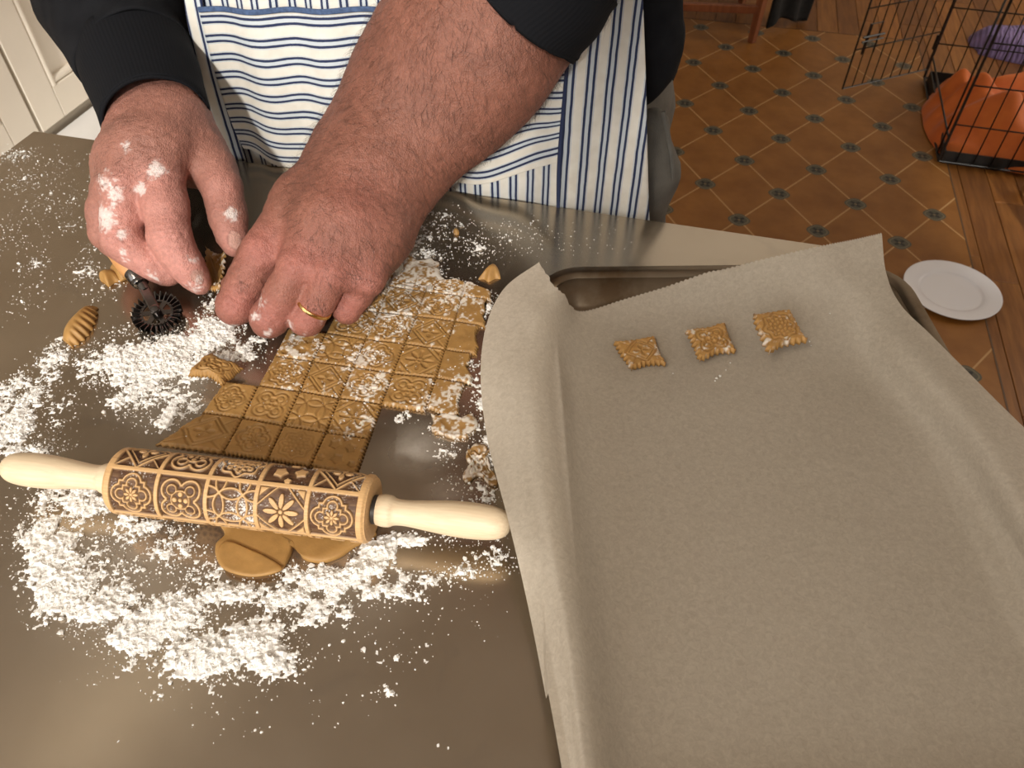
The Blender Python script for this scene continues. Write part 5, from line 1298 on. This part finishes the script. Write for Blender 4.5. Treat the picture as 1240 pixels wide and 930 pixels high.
for p0, s_ in (((L1 / 2, L2 / 2, .004), (L1 - .02, L2 - .02, .006)), ((L1 / 2, .012, .022), (L1 - .02, .004, .040)), ((L1 / 2, L2 - .012, .022), (L1 - .02, .004, .04)), ((.012, L2 / 2, .022), (.004, L2 - .028, .04)), ((L1 - .012, L2 / 2, .022), (.004, L2 - .028, .04))): q.box(p0, s_)
q.build('tray', M['black_tray'], crate)
# blanket heaped in the crate
def heap(name, mat, cx, cy, w, l, hgt, z0, label, cat, seed, n=110, sc=9, rz=CA, fold=1.0, base=None):
    s = np.linspace(-1, 1, n); U, W = np.meshgrid(s, s, indexing='ij'); r_ = np.maximum(np.abs(U), np.abs(W)); k_ = np.hypot(U, W) / np.maximum(r_, 1e-6)
    U2, W2 = U * r_ / np.maximum(np.hypot(U, W), 1e-6) * (.6 + .4 * k_), W * r_ / np.maximum(np.hypot(U, W), 1e-6) * (.6 + .4 * k_)
    P = np.stack([U2, W2, U * 0 + seed], -1)
    edge_ = 1 + .14 * (vnoise(P + 3, 1.6, 2) - .5)
    x = U2 * w / 2 * edge_; y = W2 * l / 2 * edge_
    wq = P * 1.0; wq = wq + .35 * np.stack([vnoise(P + 9, 2, 1), vnoise(P + 19, 2, 1), P[..., 2] * 0], -1)
    nw = 8 * vnoise(P + 9, 1.5, 1); nw2 = 8 * vnoise(P + 23, 1.8, 1); rid = .5 + .5 * np.sin(sc * .42 * U2 + sc * .25 * W2 + nw); rid2 = .5 + .5 * np.sin(sc * .75 * W2 - sc * .35 * U2 + nw2)
    hz = hgt * (1 - r_ ** 6) * (.50 - .12 * fold + fold * (.32 * rid ** 1.5 + .26 * rid2 ** 1.5) + .2 * vnoise(P, 1.2, 1))
    V = np.stack([x, y, z0 + np.maximum(hz, .001)], -1).reshape(-1, 3)
    bot = V.copy(); bot[:, 2] = z0; Fg = grid_faces(n, n)
    ring = np.array([i * n for i in range(n)] + [(n - 1) * n + j for j in range(1, n)] + [i * n + n - 1 for i in range(n - 2, -1, -1)] + [j for j in range(n - 2, 0, -1)])
    N0 = n * n; Vb = np.vstack([V, bot[ring]]); m_ = len(ring); kk = np.arange(m_)
    side = np.stack([ring, N0 + kk, N0 + (kk + 1) % m_, np.roll(ring, -1)], 1)
    o = obj(name, mesh(name, Vb, [np.vstack([Fg, side]), (N0 + kk)[None, ::-1]], True), mat); o.location = (cx, cy, 0); o.rotation_euler = (0, 0, rz); return tag(o, label, cat)
t = NT('orange_fleece'); c = t.co(); t.set(Base_Color=t.ramp(t.noise(c, 12, 3), [(.3, (.52, .105, .010)), (.7, (.66, .16, .018))]), Roughness=.7, Sheen_Weight=.15); t.bump(t.noise(c, 300, 2), .2, .001); M['orange'] = t.m
ct_ = nl + c1 * .26 + c2 * .27
heap('orange_blanket', M['orange'], ct_[0], ct_[1], .60, .52, .165, .0085, 'crumpled bright orange blanket lying in the dog crate', 'blanket', 2.0, n=170, fold=1.15, sc=17)
t = NT('purple_knit'); c = t.co(); s = t.sep(c); rb = t.math('SINE', t.math('ADD', t.math('MULTIPLY', s[0], 420), t.math('MULTIPLY', t.noise(c, 12, 2), 9)))
t.set(Base_Color=t.ramp(t.noise(c, 20, 3), [(.3, (.16, .12, .27)), (.7, (.24, .18, .38))]), Roughness=.9); t.bump(rb, .5, .004); M['purple'] = t.m
cpu = fl(1252, 62)
heap('purple_cushion', M['purple'], cpu[0], cpu[1], .48, .30, .10, .0005, 'purple ribbed cushion on the floorboards behind the dog crate', 'cushion', 6.0, n=70, fold=.25, rz=CA - .15)

# white plate
M['china'] = plain('white_china', (.78, .78, .83), .12, nscale=5, nvar=.01)
pc = fl(1150, 356); Rp = .121
plate = thing('plate', 'plain white plate lying on the edge of the floor mat', 'plate', loc=(pc[0], pc[1], .0035))
prof = [(.0, .0006), (.0, .050), (.0, .068), (.002, .073), (.0065, .082), (.0115, .112), (.0130, Rp), (.0146, Rp), (.0150, .117), (.0138, .111), (.0092, .083), (.0048, .076), (.0036, .070), (.0035, .040), (.0035, .0006)]
pp = []
for k in range(len(prof) - 1): pp += [(prof[k][0] * (1 - t_) + prof[k + 1][0] * t_, prof[k][1] * (1 - t_) + prof[k + 1][1] * t_) for t_ in (0, .5)]
pp.append(prof[-1])
q = MB(); q.lathe(pp, (0, 0, 0), (0, 0, 1), 72); q.build('dish', M['china'], plate, True)
q = MB(); q.lathe([(.0001, .052), (.0001, .056), (.0012, .056), (.0012, .052)], (0, 0, 0), (0, 0, 1), 48)
q.build('foot_ring', M['china'], plate, True)

# chair with a dark coat hanging from it
M['red_wood'] = wood_mat('red_brown_wood', (.15, .045, .018), (.24, .085, .035), 1.0, .4, 2)
lg = fl(910, 51, .003); cz = .0042
chair = thing('dining_chair', 'red brown wooden chair standing on the far side of the floor mat', 'chair', loc=(lg[0], lg[1], cz), rz=math.radians(-6))
Wc, Dc = .42, .40
for (x, y, tall) in ((0, 0, .45), (-Wc, 0, .45), (0, Dc, .95), (-Wc, Dc, .95)):
    q = MB(); q.tube([(x, y, 0), (x + (.006 if x == 0 else -.006), y, .2), (x + (.014 if x == 0 else -.014), y + (.0 if tall < .5 else .02), tall)], [.017, .021, .022], 4); q.build('leg', M['red_wood'], chair)
for y in (0, Dc): q = MB(); q.box((-Wc / 2, y, .125), (Wc, .022, .030), bev=.003); q.build('stretcher', M['red_wood'], chair)
for x in (0, -Wc): q = MB(); q.box((x, Dc / 2, .20), (.022, Dc, .030), bev=.003); q.build('stretcher', M['red_wood'], chair)
q = MB(); q.box((-Wc / 2, Dc / 2, .462), (Wc + .06, Dc + .05, .030), bev=.008); q.build('seat', M['red_wood'], chair)
for z in (.66, .86): q = MB(); q.box((-Wc / 2, Dc + .02, z), (Wc, .018, .07), bev=.004); q.build('back_slat', M['red_wood'], chair)
M['black_cloth'] = plain('black_wool', (.010, .010, .010), .95, nscale=60, nvar=.4, bump=.4, bscale=700)
# coat: a hanging cloth with folds and real thickness
A_ = fl(930, 36, .02); B_ = fl(980, 20, .03)
n = 40; s = np.linspace(0, 1, n); U, W = np.meshgrid(s, s, indexing='ij')
base = A_[None, None] * (1 - U[..., None]) + B_[None, None] * U[..., None]
dd_ = (B_ - A_); dd_[2] = 0; dd_ /= np.linalg.norm(dd_); nn_ = np.array([dd_[1], -dd_[0], 0])
P = base + np.array([0, 0, 1.0]) * (W * .52 + .02 * np.sin(U * 5) * (1 - W))[..., None] + nn_ * (.012 * np.sin(U * 13 + W * 2) + .02 * (W - .5))[..., None] + dd_ * ((W * .03) * (U - .5))[..., None]
co = obj('hanging_coat', mesh('hanging_coat', P.reshape(-1, 3), grid_faces(n, n), True), M['black_cloth']); md = co.modifiers.new('thickness', 'SOLIDIFY'); md.thickness = .02
center(co); tag(co, 'black woollen coat hanging down beside the wooden chair', 'coat')
# low wooden stool at the corner of the crate
sp = fl(1244, 235); stool = thing('wooden_stool', 'plain wooden stool standing in front of the dog crate', 'stool', loc=(sp[0], sp[1], 0), rz=RA)
M['stool_wood'] = wood_mat('stool_pine', (.26, .13, .05), (.36, .19, .08), 1.0, .45, 2)
for x in (0, .30):
    for y in (0, -.30):
        q = MB(); q.box((x, y, .22), (.035, .035, .44), bev=.003); q.build('leg', M['stool_wood'], stool)
q = MB(); q.box((.15, -.15, .452), (.37, .37, .024), bev=.006); q.build('seat', M['stool_wood'], stool)
for y in (0, -.30): q = MB(); q.box((.15, y, .40), (.265, .02, .05), bev=.002); q.build('apron_rail', M['stool_wood'], stool)
# unseen lamp added overhead as warm fill for the room
lamp = thing('fill_lamp', 'unseen round fill lamp added above the room', 'lamp', loc=LAMP + [0, 0, CZ])
t = NT('fill_glow'); t.set(Base_Color=(.9, .88, .82), Emission_Color=(1.0, .9, .76), Emission_Strength=1.5); M['fillglow'] = t.m
q = MB(); q.lathe([(0, .16), (.02, .16), (.022, .15)], (0, 0, 0), (0, 0, -1), 40); q.build('ceiling_plate', M['white_trim'], lamp, True)
q = MB(); q.lathe([(.022, .20), (.05, .205), (.075, .17), (.088, .10), (.092, .01)], (0, 0, 0), (0, 0, -1), 40); q.build('glass_shade', M['fillglow'], lamp, True)

glint_l = thing('glint_panel', 'unseen flat light panel added for its reflection in the steel', 'lamp', loc=LAMP2 + [0, 0, CZ])  # unseen glowing panel added for a bright reflection in the far steel
q = MB(); q.box((0, 0, -.028), (1.24, .64, .054), bev=.006); q.build('housing', M['white_trim'], glint_l)
q = MB(); q.box((0, 0, -.0575), (1.16, .56, .004)); t = NT('glint_glow'); t.set(Base_Color=(.9, .88, .82), Emission_Color=(1.0, .93, .82), Emission_Strength=1.55); q.build('diffuser', t.m, glint_l)

streak_l = thing('streak_light', 'unseen slim glowing bar added to make a streak on the steel worktable', 'lamp', loc=(-1.04, .76, CZ), rz=math.radians(60))  # unseen glowing bar added to put a glare streak on the steel
q = MB(); q.box((0, 0, -.02), (.56, .15, .04), bev=.005); q.build('housing', M['white_trim'], streak_l)
t = NT('streak_glow'); t.set(Base_Color=(.9, .88, .82), Emission_Color=(1.0, .86, .66), Emission_Strength=2.6)
q = MB(); q.box((0, 0, -.052), (.52, .11, .024), bev=.008); q.build('diffuser', t.m, streak_l)
